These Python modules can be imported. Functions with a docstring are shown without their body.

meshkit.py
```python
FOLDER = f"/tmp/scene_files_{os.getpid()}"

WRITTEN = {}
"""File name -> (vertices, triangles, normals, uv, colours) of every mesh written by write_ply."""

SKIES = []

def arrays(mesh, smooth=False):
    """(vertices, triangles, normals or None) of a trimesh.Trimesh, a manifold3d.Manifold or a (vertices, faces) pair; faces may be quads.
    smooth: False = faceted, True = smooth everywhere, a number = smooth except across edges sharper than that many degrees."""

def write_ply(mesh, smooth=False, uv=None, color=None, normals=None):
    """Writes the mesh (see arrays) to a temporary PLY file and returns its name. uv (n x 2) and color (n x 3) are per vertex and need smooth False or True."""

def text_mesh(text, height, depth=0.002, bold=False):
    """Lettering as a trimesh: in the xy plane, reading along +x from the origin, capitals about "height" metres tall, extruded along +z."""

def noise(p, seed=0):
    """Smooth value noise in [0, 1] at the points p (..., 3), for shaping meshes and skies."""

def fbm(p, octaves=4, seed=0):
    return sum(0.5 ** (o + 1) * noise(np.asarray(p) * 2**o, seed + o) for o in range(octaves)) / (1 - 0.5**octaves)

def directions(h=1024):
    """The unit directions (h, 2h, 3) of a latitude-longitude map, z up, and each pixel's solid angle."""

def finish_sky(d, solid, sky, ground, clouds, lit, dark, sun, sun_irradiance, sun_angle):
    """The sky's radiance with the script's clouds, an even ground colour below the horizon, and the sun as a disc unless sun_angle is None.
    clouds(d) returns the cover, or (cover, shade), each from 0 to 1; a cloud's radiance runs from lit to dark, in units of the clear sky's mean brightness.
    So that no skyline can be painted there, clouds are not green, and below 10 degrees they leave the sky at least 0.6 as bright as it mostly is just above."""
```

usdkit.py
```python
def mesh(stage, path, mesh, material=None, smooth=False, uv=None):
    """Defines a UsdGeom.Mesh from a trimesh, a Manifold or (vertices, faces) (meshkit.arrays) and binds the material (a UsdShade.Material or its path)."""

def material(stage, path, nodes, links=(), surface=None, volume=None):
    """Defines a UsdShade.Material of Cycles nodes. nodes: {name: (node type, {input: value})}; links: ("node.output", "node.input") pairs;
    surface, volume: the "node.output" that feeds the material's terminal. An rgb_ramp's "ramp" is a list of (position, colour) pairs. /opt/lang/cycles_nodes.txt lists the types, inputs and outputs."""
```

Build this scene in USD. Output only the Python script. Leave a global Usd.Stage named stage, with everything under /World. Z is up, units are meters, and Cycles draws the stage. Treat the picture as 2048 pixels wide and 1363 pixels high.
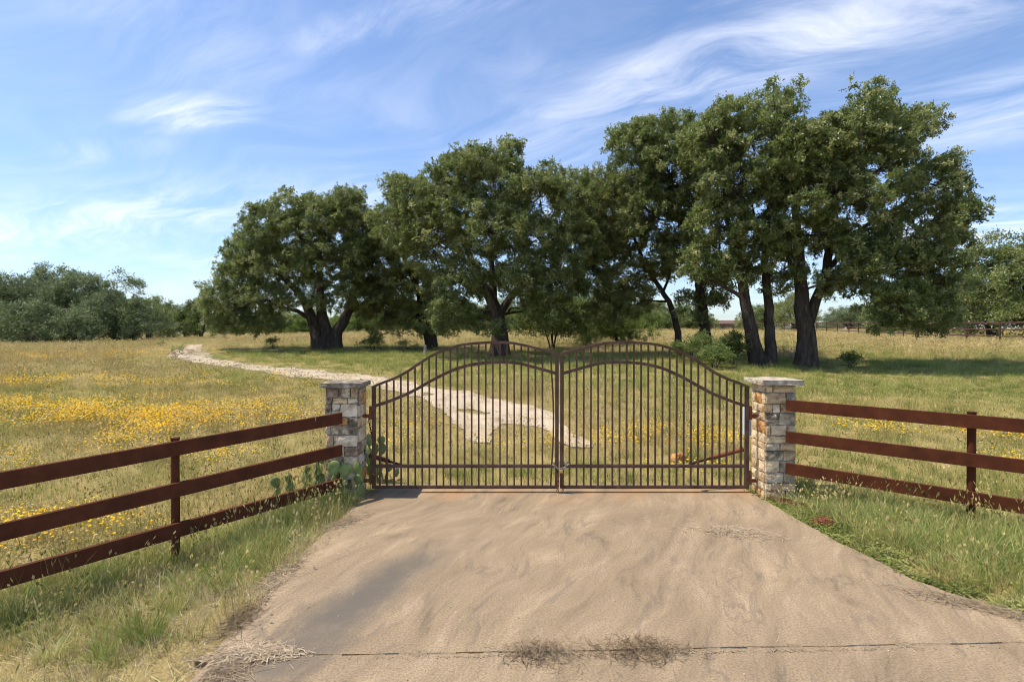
import math, random
import numpy as np, trimesh, shapely, usdkit
from shapely.geometry import Polygon, Point
from scipy.interpolate import PchipInterpolator
from scipy.spatial import cKDTree
from meshkit import noise, fbm
from pxr import Usd, UsdGeom, UsdLux, UsdShade, Gf, Sdf, Vt

# ------------------------------------------------------------------ camera, sky, sun, exposure
stage = Usd.Stage.CreateInMemory()
UsdGeom.SetStageUpAxis(stage, 'Z'); UsdGeom.SetStageMetersPerUnit(stage, 1.0)
UsdGeom.Xform.Define(stage, '/World'); UsdGeom.Scope.Define(stage, '/World/Looks')
F, CX, HY, EYE = 1080.0, 1024.0, 670.0, 2.25          # focal length in photo pixels, image centre, horizon row, eye height
cam = UsdGeom.Camera.Define(stage, '/World/camera')
cam.CreateHorizontalApertureAttr(36.0); cam.CreateFocalLengthAttr(36.0 * F / 2048)
cam.AddTranslateOp().Set(Gf.Vec3d(0, 0, EYE)); cam.AddRotateXOp().Set(90.0 - math.degrees(math.atan(11.5 / F)))
cam.CreateClippingRangeAttr(Gf.Vec2f(0.05, 5000)); cam.CreateExposureAttr(0.62)

SUN_AZ, SUN_EL = math.radians(-91), math.radians(64)   # azimuth from +y towards +x
sd = np.array([math.sin(SUN_AZ) * math.cos(SUN_EL), math.cos(SUN_AZ) * math.cos(SUN_EL), math.sin(SUN_EL)])
sun = UsdLux.DistantLight.Define(stage, '/World/sun')
sun.CreateIntensityAttr(1.08); sun.CreateAngleAttr(0.5); sun.CreateNormalizeAttr(True); sun.CreateColorAttr(Gf.Vec3f(1.0, 0.92, 0.79))
zz = Gf.Vec3d(*map(float, sd)); rot = Gf.Rotation(Gf.Vec3d(0, 0, 1), zz)
sun.AddTransformOp().Set(Gf.Matrix4d().SetRotate(rot))

def M(name, nodes, links, surface='p.BSDF', volume=None):
    return usdkit.material(stage, '/World/Looks/' + name, nodes, links, surface=surface, volume=volume)

def sky_material():
    n = {'tc': ('texture_coordinate', {}), 'sky': ('sky_texture', {'sky_type': 'single_scattering', 'sun_disc': False, 'sun_elevation': SUN_EL, 'sun_rotation': SUN_AZ, 'air_density': 1.0, 'aerosol_density': 1.0, 'ozone_density': 3.6}),
         'sep': ('separate_xyz', {}), 'zc': ('math', {'math_type': 'maximum', 'value2': 0.0}), 'za': ('math', {'math_type': 'add', 'value2': 0.12}),
         'u': ('math', {'math_type': 'divide'}), 'v': ('math', {'math_type': 'divide'}), 'uv': ('combine_xyz', {}),
         'mp': ('mapping', {'mapping_type': 'texture', 'rotation': (0, 0, -0.55), 'scale': (1.1, 0.36, 1)}),
         'warp': ('noise_texture', {'scale': 1.1, 'detail': 2}), 'wadd': ('vector_math', {'math_type': 'multiply_add', 'vector2': (0.8, 0.8, 0)}),
         'n1': ('noise_texture', {'scale': 1.6, 'detail': 10, 'roughness': 0.64, 'distortion': 0.25}),
         'n2': ('noise_texture', {'scale': 0.75, 'detail': 3, 'roughness': 0.5}),
         'r1': ('map_range', {'range_type': 'smoothstep', 'from_min': 0.30, 'from_max': 0.78, 'to_min': 0, 'to_max': 0.95, 'clamp': True}),
         'r2': ('map_range', {'range_type': 'smoothstep', 'from_min': 0.42, 'from_max': 0.62, 'to_min': 0.10, 'to_max': 0.36, 'clamp': True}),
         'bg': ('background_shader', {'strength': 0.136})}
    l = [('tc.generated', 'sep.vector'), ('sep.z', 'zc.value1'), ('zc.value', 'za.value1'), ('sep.x', 'u.value1'), ('za.value', 'u.value2'), ('sep.y', 'v.value1'), ('za.value', 'v.value2'),
         ('u.value', 'uv.x'), ('v.value', 'uv.y'), ('uv.vector', 'warp.vector'), ('warp.color', 'wadd.vector1'), ('uv.vector', 'wadd.vector3'), ('wadd.vector', 'mp.vector'),
         ('mp.vector', 'n1.vector'), ('uv.vector', 'n2.vector'), ('n1.fac', 'r1.value'), ('n2.fac', 'r2.value')]
    # where the cirrus is dense: centre in the cloud plane, half-lengths along and across, heading, strength
    last = 'r2.result'
    for i, (cx, cy, a, b, ang, s) in enumerate([(0.66, 1.52, 0.85, 0.22, -0.62, 0.85), (-1.06, 1.80, 0.26, 0.13, -0.2, 0.85), (-2.1, 2.8, 2.0, 0.5, -0.1, 0.7), (-0.25, 1.36, 0.5, 0.09, -0.35, 0.55),
                                                (0.3, 3.1, 0.5, 0.35, 0.1, 0.8), (2.5, 2.9, 1.0, 0.6, -0.3, 0.8), (-1.7, 2.05, 0.6, 0.12, -0.15, 0.35), (1.5, 1.75, 0.6, 0.3, -0.4, 0.6)]):
        n[f'm{i}'] = ('mapping', {'mapping_type': 'texture', 'location': (cx, cy, 0), 'rotation': (0, 0, ang), 'scale': (a, b, 1)})
        n[f'd{i}'] = ('vector_math', {'math_type': 'length'})
        n[f'g{i}'] = ('map_range', {'range_type': 'smoothstep', 'from_min': 1.5, 'from_max': 0.1, 'to_min': 0, 'to_max': s, 'clamp': True})
        n[f'a{i}'] = ('math', {'math_type': 'maximum'})
        l += [('uv.vector', f'm{i}.vector'), (f'm{i}.vector', f'd{i}.vector1'), (f'd{i}.value', f'g{i}.value'), (f'g{i}.result', f'a{i}.value1'), (last, f'a{i}.value2')]
        last = f'a{i}.value'
    n['cov'] = ('math', {'math_type': 'multiply'}); n['mix'] = ('mix', {'color2': (6.3, 6.4, 6.9)}); n['tint'] = ('mix', {'mix_type': 'multiply', 'fac': 1.0, 'color2': (0.90, 0.93, 1.0)})
    l += [('r1.result', 'cov.value1'), (last, 'cov.value2'), ('cov.value', 'mix.fac'), ('sky.color', 'tint.color1'), ('tint.color', 'mix.color1'), ('mix.color', 'bg.color')]
    return M('sky_look', n, l, surface='bg.background')

sky = UsdLux.DomeLight.Define(stage, '/World/sky')
UsdShade.MaterialBindingAPI.Apply(sky.GetPrim()).Bind(sky_material())
sky.GetPrim().SetCustomDataByKey('kind', 'structure')

# ------------------------------------------------------------------ helpers
_used = {}
def numbered(parent, name):
    k = (parent, name); i = _used.get(k, 0); _used[k] = i + 1
    return f'{parent}/{name}' + (f'_{i:03d}' if i else '')
def tag(p, label=None, cat=None, group=None, kind=None):
    p = p.GetPrim() if hasattr(p, 'GetPrim') else p
    for k, v in (('label', label), ('category', cat), ('group', group), ('kind', kind)):
        if v: p.SetCustomDataByKey(k, v)
    return p
def thing(name, label, cat, loc=(0, 0, 0), group=None):
    x = UsdGeom.Xform.Define(stage, numbered('/World', name)); x.AddTranslateOp().Set(Gf.Vec3d(*map(float, loc)))
    return tag(x, label, cat, group)
def part(parent, name, mesh, mat, smooth=False, label=None, kind=None, off=None):
    """One mesh prim under a thing or a part; off moves world coordinates to the thing's own."""
    base = str(parent.GetPath()) if parent is not None else '/World'
    if off is not None:
        if isinstance(mesh, tuple): mesh = (np.asarray(mesh[0]) - np.asarray(off), mesh[1])
        else: mesh = mesh.copy(); mesh.apply_translation(-np.asarray(off, float))
    m = usdkit.mesh(stage, numbered(base, name), mesh, mat, smooth=smooth)
    return tag(m, label, None, None, kind)
def single(name, mesh, mat, label, cat, loc, smooth=False, group=None):
    v, f = (mesh if isinstance(mesh, tuple) else (mesh.vertices, mesh.faces))
    m = usdkit.mesh(stage, numbered('/World', name), (np.asarray(v) - np.asarray(loc), f), mat, smooth=smooth)
    m.AddTranslateOp().Set(Gf.Vec3d(*map(float, loc)))
    return tag(m, label, cat, group)
def setting(name, mesh, mat, smooth=False, parent=None):
    p = part(parent, name, mesh, mat, smooth)
    if parent is None: tag(p, kind='structure')
    return p

def cat_m(ms): return trimesh.util.concatenate(ms)
def box(c, s, bevel=0.0):
    s = np.asarray(s, float)
    if bevel > 0:
        pts = []
        for d in np.ndindex(2, 2, 2):
            sg = np.array(d) * 2 - 1
            for ax in range(3):
                q = s / 2 - bevel; q[ax] = s[ax] / 2; pts.append(q * sg)
        m = trimesh.convex.convex_hull(np.array(pts))
    else: m = trimesh.creation.box(s)
    m.apply_translation(c); return m
def bar_between(a, b, w, h, bevel=0.003, up=(0, 0, 1)):
    """A rectangular bar from a to b, w across and h in the up direction."""
    a, b = np.asarray(a, float), np.asarray(b, float); L = np.linalg.norm(b - a); x = (b - a) / L
    u = np.asarray(up, float); y = np.cross(u, x); y /= np.linalg.norm(y); z = np.cross(x, y)
    m = box((0, 0, 0), (L, w, h), bevel); T = np.eye(4); T[:3, :3] = np.stack([x, y, z], 1); T[:3, 3] = (a + b) / 2
    m.apply_transform(T); return m
def tube(points, radii, sides=8, cap=True):
    p = np.asarray(points, float); n = len(p)
    r = np.broadcast_to(np.asarray(radii, float), (n,))
    t = np.gradient(p, axis=0) if n > 2 else np.repeat(p[1:] - p[:1], 2, 0)
    t = t / (np.linalg.norm(t, axis=1, keepdims=True) + 1e-12)
    ref = np.array([0, 0, 1.0]) if abs(t[:, 2]).mean() < 0.8 else np.array([1.0, 0, 0])
    a = np.cross(t, ref); a /= np.linalg.norm(a, axis=1, keepdims=True) + 1e-12; b = np.cross(t, a)
    ang = np.arange(sides) * 2 * np.pi / sides
    v = p[:, None] + r[:, None, None] * (np.cos(ang)[None, :, None] * a[:, None] + np.sin(ang)[None, :, None] * b[:, None])
    i, j = np.meshgrid(np.arange(n - 1), np.arange(sides), indexing='ij')
    q = np.stack([i * sides + j, i * sides + (j + 1) % sides, (i + 1) * sides + (j + 1) % sides, (i + 1) * sides + j], -1).reshape(-1, 4)
    f = np.vstack([q[:, [0, 2, 1]], q[:, [0, 3, 2]]]); v = v.reshape(-1, 3)
    if cap:
        k = len(v); v = np.vstack([v, p[:1], p[-1:]])
        j = np.arange(sides); f = np.vstack([f, np.stack([np.full(sides, k), j, (j + 1) % sides], 1), np.stack([np.full(sides, k + 1), (n - 1) * sides + (j + 1) % sides, (n - 1) * sides + j], 1)])
    return trimesh.Trimesh(v, f, process=False)
def join(parts):
    """Concatenates (v, f) pairs."""
    v, f, n = [], [], 0
    for a, b in parts: v.append(a); f.append(b + n); n += len(a)
    return np.vstack(v), np.vstack(f)
def smoothstep(a, b, x): t = np.clip((np.asarray(x, float) - a) / (b - a), 0, 1); return t * t * (3 - 2 * t)

# ------------------------------------------------------------------ terrain
_prof = PchipInterpolator([-80, -10, 2, 7.4, 8.2, 9, 10, 12, 16, 20, 24, 28, 43, 60, 80, 100, 150, 300, 900],
                          [-1.2, -0.25, -0.06, -0.045, -0.02, 0.07, 0.19, 0.42, 0.77, 1.10, 1.32, 1.48, 1.86, 2.2, 2.62, 3.0, 3.5, 3.3, 3.0])
def edge_left(y): return np.interp(y, [-6, 3.4, 3.8, 5.2, 6.6, 7.7, 8.3], [-2.9, -2.10, -2.10, -2.2, -2.1, -2.02, -1.98])
def edge_right(y): return np.interp(y, [-6, 2.5, 4.3, 4.96, 5.8, 6.6, 7.7, 8.3], [12, 6.2, 4.08, 3.70, 3.55, 3.47, 3.44, 3.42])
def ground_z(x, y):
    x, y = np.asarray(x, float), np.asarray(y, float)
    z = _prof(np.clip(y, -80, 900))
    z = z - 0.75 * smoothstep(-12, -48, x) * smoothstep(18, 50, y) - 1.2 * smoothstep(-48, -140, x) * smoothstep(18, 60, y)
    near = 1 - smoothstep(7.0, 13, y)
    z = z - 0.13 * smoothstep(0.1, 1.6, edge_left(y) - x) * near + 0.04 * smoothstep(0.1, 1.8, x - edge_right(y)) * near
    off_drive = np.maximum(smoothstep(0, 1.2, edge_left(y) - x), smoothstep(0, 1.2, x - edge_right(y)))
    off_drive = np.maximum(off_drive, smoothstep(8.2, 9.5, y))
    p = np.stack([x, y, np.zeros_like(x)], -1)
    z = z + off_drive * (0.10 * (noise(p * 0.35, 3) - 0.5) + 0.05 * (noise(p * 1.1, 5) - 0.5))
    return z + 0.5 * smoothstep(40, 120, y) * (noise(p * 0.03, 9) - 0.5)
def ray_ground(px, py):
    """The ground point seen at a photo pixel."""
    dx, dz = (px - CX) / F, -(py - HY) / F
    ys = np.concatenate([np.arange(2, 40, 0.02), np.arange(40, 260, 0.2)])
    g = ground_z(dx * ys, ys) - (EYE + dz * ys)
    k = np.nonzero(g >= 0)[0]; k = k[0] if len(k) else len(ys) - 1
    return np.array([dx * ys[k], ys[k], float(ground_z(dx * ys[k], ys[k]))])
def at(px, py, y): return np.array([(px - CX) / F * y, y, EYE - (py - HY) / F * y])

def graded(*segs): return np.unique(np.round(np.concatenate([np.arange(a, b + s * .5, s) for a, b, s in segs]), 4))
gx = graded((-700, -120, 30), (-120, -30, 3), (-30, -8, 0.8), (-8, 8, 0.2), (8, 30, 0.8), (30, 120, 3), (120, 700, 30))
gy = graded((-80, 0, 4), (0, 3, 0.5), (3, 14, 0.2), (14, 40, 0.6), (40, 120, 2), (120, 300, 10), (300, 900, 40))
GX, GY = np.meshgrid(gx, gy); GZ = ground_z(GX, GY)
nx = len(gx); ii, jj = np.meshgrid(np.arange(len(gy) - 1), np.arange(nx - 1), indexing='ij'); k0 = (ii * nx + jj).ravel()
ground_mesh = (np.stack([GX, GY, GZ], -1).reshape(-1, 3), np.vstack([np.stack([k0, k0 + 1, k0 + nx + 1], 1), np.stack([k0, k0 + nx + 1, k0 + nx], 1)]))

# ------------------------------------------------------------------ materials
def noisy(name, stops, scale=4, detail=5, rough=0.7, bump=0.3, bscale=None, dist=0.01, spec=0.3, coord='geometry.position', stretch=None, distortion=0.0, rand=0.0):
    n = {'g': ('geometry', {}), 't': ('texture_coordinate', {}), 'mp': ('mapping', {'scale': stretch or (1, 1, 1)}),
         'n': ('noise_texture', {'scale': scale, 'detail': detail, 'roughness': 0.6, 'distortion': distortion}), 'r': ('rgb_ramp', {'ramp': stops}),
         'nb': ('noise_texture', {'scale': bscale or scale * 3, 'detail': 4}), 'b': ('bump', {'strength': bump, 'distance': dist}),
         'p': ('principled_bsdf', {'roughness': rough, 'specular_ior_level': spec})}
    src = 'g.position' if coord == 'geometry.position' else 't.object'
    l = [(src, 'mp.vector'), ('mp.vector', 'n.vector'), ('mp.vector', 'nb.vector'), ('n.fac', 'r.fac'), ('nb.fac', 'b.height'), ('b.normal', 'p.normal')]
    if rand:
        n['oi'] = ('object_info', {}); n['hv'] = ('map_range', {'from_min': 0, 'from_max': 1, 'to_min': 1 - rand, 'to_max': 1 + rand}); n['hs'] = ('hsv', {})
        l += [('oi.random', 'hv.value'), ('hv.result', 'hs.value'), ('r.color', 'hs.color'), ('hs.color', 'p.base_color')]
    else: l += [('r.color', 'p.base_color')]
    return M(name, n, l)
def leafy(name, stops, rough=0.45, spec=0.5, trans=0.3, tcol=(0.16, 0.2, 0.03), patch=None, vary=0.25):
    """Leaves and blades: colour from a per-leaf random, some light through the leaf."""
    n = {'g': ('geometry', {}), 'oi': ('object_info', {}), 'ad': ('math', {'math_type': 'add'}), 'fr': ('math', {'math_type': 'fraction'}), 'r': ('rgb_ramp', {'ramp': stops}),
         'hv': ('map_range', {'from_min': 0, 'from_max': 1, 'to_min': 1 - vary, 'to_max': 1 + vary}), 'hs': ('hsv', {}),
         'p': ('principled_bsdf', {'roughness': rough, 'specular_ior_level': spec}), 't': ('translucent_bsdf', {}), 'tm': ('mix', {'mix_type': 'mix', 'fac': 0.5, 'color2': tcol}), 'm': ('mix_closure', {'fac': trans})}
    l = [('g.random_per_island', 'ad.value1'), ('oi.random', 'ad.value2'), ('ad.value', 'fr.value1'), ('fr.value', 'r.fac'), ('oi.random', 'hv.value'), ('hv.result', 'hs.value'), ('r.color', 'hs.color'),
         ('hs.color', 'p.base_color'), ('hs.color', 'tm.color1'), ('tm.color', 't.color'), ('p.BSDF', 'm.closure1'), ('t.BSDF', 'm.closure2')]
    return M(name, n, l, surface='m.closure')

soil = noisy('soil', [(0.2, (0.15, 0.125, 0.045)), (0.45, (0.24, 0.19, 0.075)), (0.6, (0.27, 0.205, 0.085)), (0.8, (0.18, 0.17, 0.055))], scale=0.9, detail=8, rough=0.95, bump=0.8, bscale=14, dist=0.05, spec=0.1)
def concrete_look():
    n = {'g': ('geometry', {}), 'wn': ('noise_texture', {'scale': 0.42, 'detail': 2}), 'wp': ('vector_math', {'math_type': 'multiply_add', 'vector2': (0.9, 0.9, 0)}),
         'mp': ('mapping', {'mapping_type': 'texture', 'rotation': (0, 0, 1.12), 'scale': (2.3, 0.62, 1)}), 'sw': ('noise_texture', {'scale': 2.3, 'detail': 9, 'roughness': 0.68, 'distortion': 0.45}),
         'rs': ('rgb_ramp', {'ramp': [(0.27, (0.132, 0.097, 0.061)), (0.40, (0.224, 0.165, 0.103)), (0.55, (0.272, 0.201, 0.126)), (0.74, (0.362, 0.272, 0.174))]}),
         'big': ('noise_texture', {'scale': 0.45, 'detail': 4}), 'rb': ('rgb_ramp', {'ramp': [(0.3, (0.86, 0.86, 0.88)), (0.6, (1.0, 1.0, 1.0))]}), 'm1': ('mix', {'mix_type': 'multiply', 'fac': 1.0}),
         'fine': ('noise_texture', {'scale': 60, 'detail': 3, 'roughness': 0.7}), 'rf': ('rgb_ramp', {'ramp': [(0.32, (0.64, 0.63, 0.62)), (0.5, (1.0, 1.0, 1.0)), (0.68, (1.26, 1.26, 1.26))]}), 'm2': ('mix', {'mix_type': 'multiply', 'fac': 1.0}),
         'vs': ('voronoi_texture', {'scale': 1.9, 'randomness': 1.0}), 'rv': ('map_range', {'from_min': 0.045, 'from_max': 0.02, 'to_min': 0, 'to_max': 0.4, 'clamp': True}), 'm3': ('mix', {'color2': (0.42, 0.33, 0.23)}),
         # grey mildew stain running down the left of the slab and thin darker brush marks
         'st': ('mapping', {'mapping_type': 'texture', 'location': (-1.28, 4.55, 0), 'rotation': (0, 0, 1.20), 'scale': (1.45, 0.36, 1)}), 'sw2': ('noise_texture', {'scale': 2.0, 'detail': 8, 'roughness': 0.65}), 'so': ('vector_math', {'math_type': 'multiply_add', 'vector2': (1.6, 1.6, 0)}), 'sb': ('vector_math', {'math_type': 'subtract', 'vector2': (0.8, 0.8, 0)}),
         'hl': ('noise_texture', {'scale': 1.5, 'detail': 5, 'roughness': 0.55, 'distortion': 0.6}), 'hs': ('math', {'math_type': 'subtract', 'value2': 0.5}), 'ha': ('math', {'math_type': 'absolute'}), 'hr': ('map_range', {'from_min': 0.020, 'from_max': 0.004, 'to_min': 0, 'to_max': 0.5, 'clamp': True}),
         'hm': ('noise_texture', {'scale': 0.9, 'detail': 2}), 'hq': ('map_range', {'range_type': 'smoothstep', 'from_min': 0.47, 'from_max': 0.6, 'to_min': 0, 'to_max': 1, 'clamp': True}), 'hx': ('math', {'math_type': 'multiply'}), 'm7': ('mix', {'color2': (0.125, 0.098, 0.075)}),
         'sl': ('vector_math', {'math_type': 'length'}), 'sr': ('map_range', {'range_type': 'smoothstep', 'from_min': 1.35, 'from_max': 0.15, 'to_min': 0, 'to_max': 0.9, 'clamp': True}), 'm4': ('mix', {'color2': (0.10, 0.087, 0.072)}),
         'mq': ('mapping', {'mapping_type': 'texture', 'rotation': (0, 0, 1.2), 'scale': (1.9, 0.42, 1)}), 'sq': ('noise_texture', {'scale': 2.6, 'detail': 6, 'roughness': 0.62, 'distortion': 0.5}), 'rq': ('map_range', {'range_type': 'smoothstep', 'from_min': 0.57, 'from_max': 0.68, 'to_min': 0, 'to_max': 0.5, 'clamp': True}), 'm5': ('mix', {'color2': (0.135, 0.105, 0.08)}),
         # rusty run-off below the gate
         'sy': ('separate_xyz', {}), 'ry': ('map_range', {'range_type': 'smoothstep', 'from_min': 7.05, 'from_max': 7.55, 'to_min': 0, 'to_max': 1, 'clamp': True}), 'nr': ('noise_texture', {'scale': 1.6, 'detail': 5}), 'rr': ('map_range', {'range_type': 'smoothstep', 'from_min': 0.45, 'from_max': 0.65, 'to_min': 0, 'to_max': 0.5, 'clamp': True}), 'mr': ('math', {'math_type': 'multiply'}), 'm6': ('mix', {'color2': (0.36, 0.20, 0.10)}),
         'bb': ('bump', {'strength': 0.06, 'distance': 0.004}), 'p': ('principled_bsdf', {'roughness': 0.85, 'specular_ior_level': 0.25})}
    l = [('g.position', 'wn.vector'), ('wn.color', 'wp.vector1'), ('g.position', 'wp.vector3'), ('wp.vector', 'mp.vector'), ('mp.vector', 'sw.vector'), ('sw.fac', 'rs.fac'), ('g.position', 'big.vector'), ('big.fac', 'rb.fac'), ('rs.color', 'm1.color1'), ('rb.color', 'm1.color2'),
         ('g.position', 'fine.vector'), ('fine.fac', 'rf.fac'), ('m1.color', 'm2.color1'), ('rf.color', 'm2.color2'), ('g.position', 'vs.vector'), ('vs.distance', 'rv.value'), ('rv.result', 'm3.fac'), ('m2.color', 'm3.color1'),
         ('g.position', 'sw2.vector'), ('g.position', 'st.vector'), ('sw2.color', 'so.vector1'), ('st.vector', 'so.vector3'), ('so.vector', 'sb.vector1'), ('sb.vector', 'sl.vector1'),
         ('sl.value', 'sr.value'), ('sr.result', 'm4.fac'), ('m3.color', 'm4.color1'),
         ('wp.vector', 'mq.vector'), ('mq.vector', 'sq.vector'), ('sq.fac', 'rq.value'), ('rq.result', 'm5.fac'), ('m4.color', 'm5.color1'), ('mq.vector', 'hl.vector'), ('hl.fac', 'hs.value1'), ('hs.value', 'ha.value1'), ('ha.value', 'hr.value'), ('g.position', 'hm.vector'), ('hm.fac', 'hq.value'), ('hr.result', 'hx.value1'), ('hq.result', 'hx.value2'), ('hx.value', 'm7.fac'), ('m5.color', 'm7.color1'),
         ('g.position', 'sy.vector'), ('sy.y', 'ry.value'), ('g.position', 'nr.vector'), ('nr.fac', 'rr.value'), ('ry.result', 'mr.value1'), ('rr.result', 'mr.value2'), ('mr.value', 'm6.fac'), ('m7.color', 'm6.color1'),
         ('m6.color', 'p.base_color'), ('fine.fac', 'bb.height'), ('bb.normal', 'p.normal')]
    return M('concrete', n, l)
concrete = concrete_look()
gravel_mat = noisy('caliche', [(0.3, (0.27, 0.205, 0.135)), (0.45, (0.40, 0.32, 0.225)), (0.7, (0.48, 0.395, 0.29))], scale=2.2, detail=10, rough=0.95, bump=0.5, bscale=60, dist=0.015, spec=0.1)
pebble_mat = noisy('limestone_pebble', [(0.3, (0.24, 0.185, 0.13)), (0.6, (0.46, 0.385, 0.30))], scale=10, rough=0.9, rand=0.25, coord='o')
rust = noisy('rusty_steel', [(0.25, (0.044, 0.015, 0.007)), (0.5, (0.080, 0.024, 0.010)), (0.7, (0.108, 0.033, 0.014)), (0.85, (0.070, 0.027, 0.013))], scale=5, detail=9, rough=0.8, bump=0.25, bscale=120, dist=0.002, spec=0.12)
def drips(m):
    p = str(m.GetPath())
    def node(n, k, **kw):
        sh = UsdShade.Shader.Define(stage, f'{p}/{n}'); sh.CreateIdAttr('cycles_' + k)
        for a, v in kw.items():
            ty = Sdf.ValueTypeNames.Token if isinstance(v, str) else Sdf.ValueTypeNames.Bool if isinstance(v, bool) else Sdf.ValueTypeNames.Float if np.ndim(v) == 0 else Sdf.ValueTypeNames.Float3
            sh.CreateInput(a, ty).Set(Gf.Vec3f(*v) if np.ndim(v) else v)
        return sh
    T = Sdf.ValueTypeNames.Token; g = UsdShade.Shader.Get(stage, p + '/g')
    mp = node('dm', 'mapping', scale=(1, 1, .14)); vo = node('dv', 'voronoi_texture', scale=7.0); sp = node('ds', 'separate_color'); gt = node('dg', 'math', math_type='greater_than', value2=.86); mr = node('dr', 'map_range', from_min=.075, from_max=.03, to_min=0.0, to_max=.75, clamp=True); mu = node('du', 'math', math_type='multiply'); mx = node('dx', 'mix', color2=(.5, .46, .40))
    def L(a, o, b, i): b.CreateInput(i, T).ConnectToSource(a.CreateOutput(o, T))
    L(g, 'position', mp, 'vector'); L(mp, 'vector', vo, 'vector'); L(vo, 'color', sp, 'color'); L(sp, 'r', gt, 'value1'); L(vo, 'distance', mr, 'value'); L(mr, 'result', mu, 'value1'); L(gt, 'value', mu, 'value2'); L(mu, 'value', mx, 'fac'); L(UsdShade.Shader.Get(stage, p + '/r'), 'color', mx, 'color1')
    L(mx, 'color', UsdShade.Shader.Get(stage, p + '/p'), 'base_color')
drips(rust)
rust_far = noisy('rusty_pipe', [(0.3, (0.050, 0.024, 0.016)), (0.7, (0.085, 0.038, 0.025))], scale=3, rough=0.7)
gate_mat = noisy('gate_iron', [(0.25, (0.056, 0.030, 0.018)), (0.5, (0.102, 0.056, 0.037)), (0.7, (0.150, 0.088, 0.060)), (0.85, (0.135, 0.055, 0.028))], scale=7, detail=8, rough=0.7, bump=0.3, bscale=150, dist=0.002, spec=0.18)
rust_orange = noisy('bright_rust', [(0.3, (0.11, 0.035, 0.015)), (0.55, (0.20, 0.065, 0.028)), (0.8, (0.12, 0.05, 0.03))], scale=14, rough=0.8)
chain_mat = noisy('dull_chain', [(0.3, (0.16, 0.12, 0.10)), (0.7, (0.36, 0.31, 0.27))], scale=30, rough=0.4, spec=0.6)
brass = M('brass', {'p': ('principled_bsdf', {'base_color': (0.55, 0.36, 0.13), 'metallic': 0.7, 'roughness': 0.4})}, [])
bark = noisy('oak_bark', [(0.3, (0.030, 0.024, 0.019)), (0.55, (0.070, 0.056, 0.045)), (0.8, (0.13, 0.11, 0.09))], scale=5, detail=8, rough=0.95, bump=1.0, bscale=12, dist=0.06, spec=0.1, stretch=(2.2, 2.2, 0.5))
dead_wood = noisy('dead_wood', [(0.3, (0.20, 0.16, 0.13)), (0.7, (0.36, 0.30, 0.25))], scale=12, rough=0.9)
mortar = noisy('mortar', [(0.3, (0.26, 0.23, 0.185)), (0.7, (0.38, 0.34, 0.275))], scale=20, rough=0.95, bump=0.6, dist=0.01)
def stone(name, lo, mid, hi):
    lo, mid, hi = (tuple(np.array(c) * (1.04, .97, .85)) for c in (lo, mid, hi))
    return noisy(name, [(0.32, lo), (0.5, mid), (0.68, hi)], scale=9, detail=8, rough=0.9, bump=0.9, bscale=28, dist=0.02, spec=0.2, rand=0.12)
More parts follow.
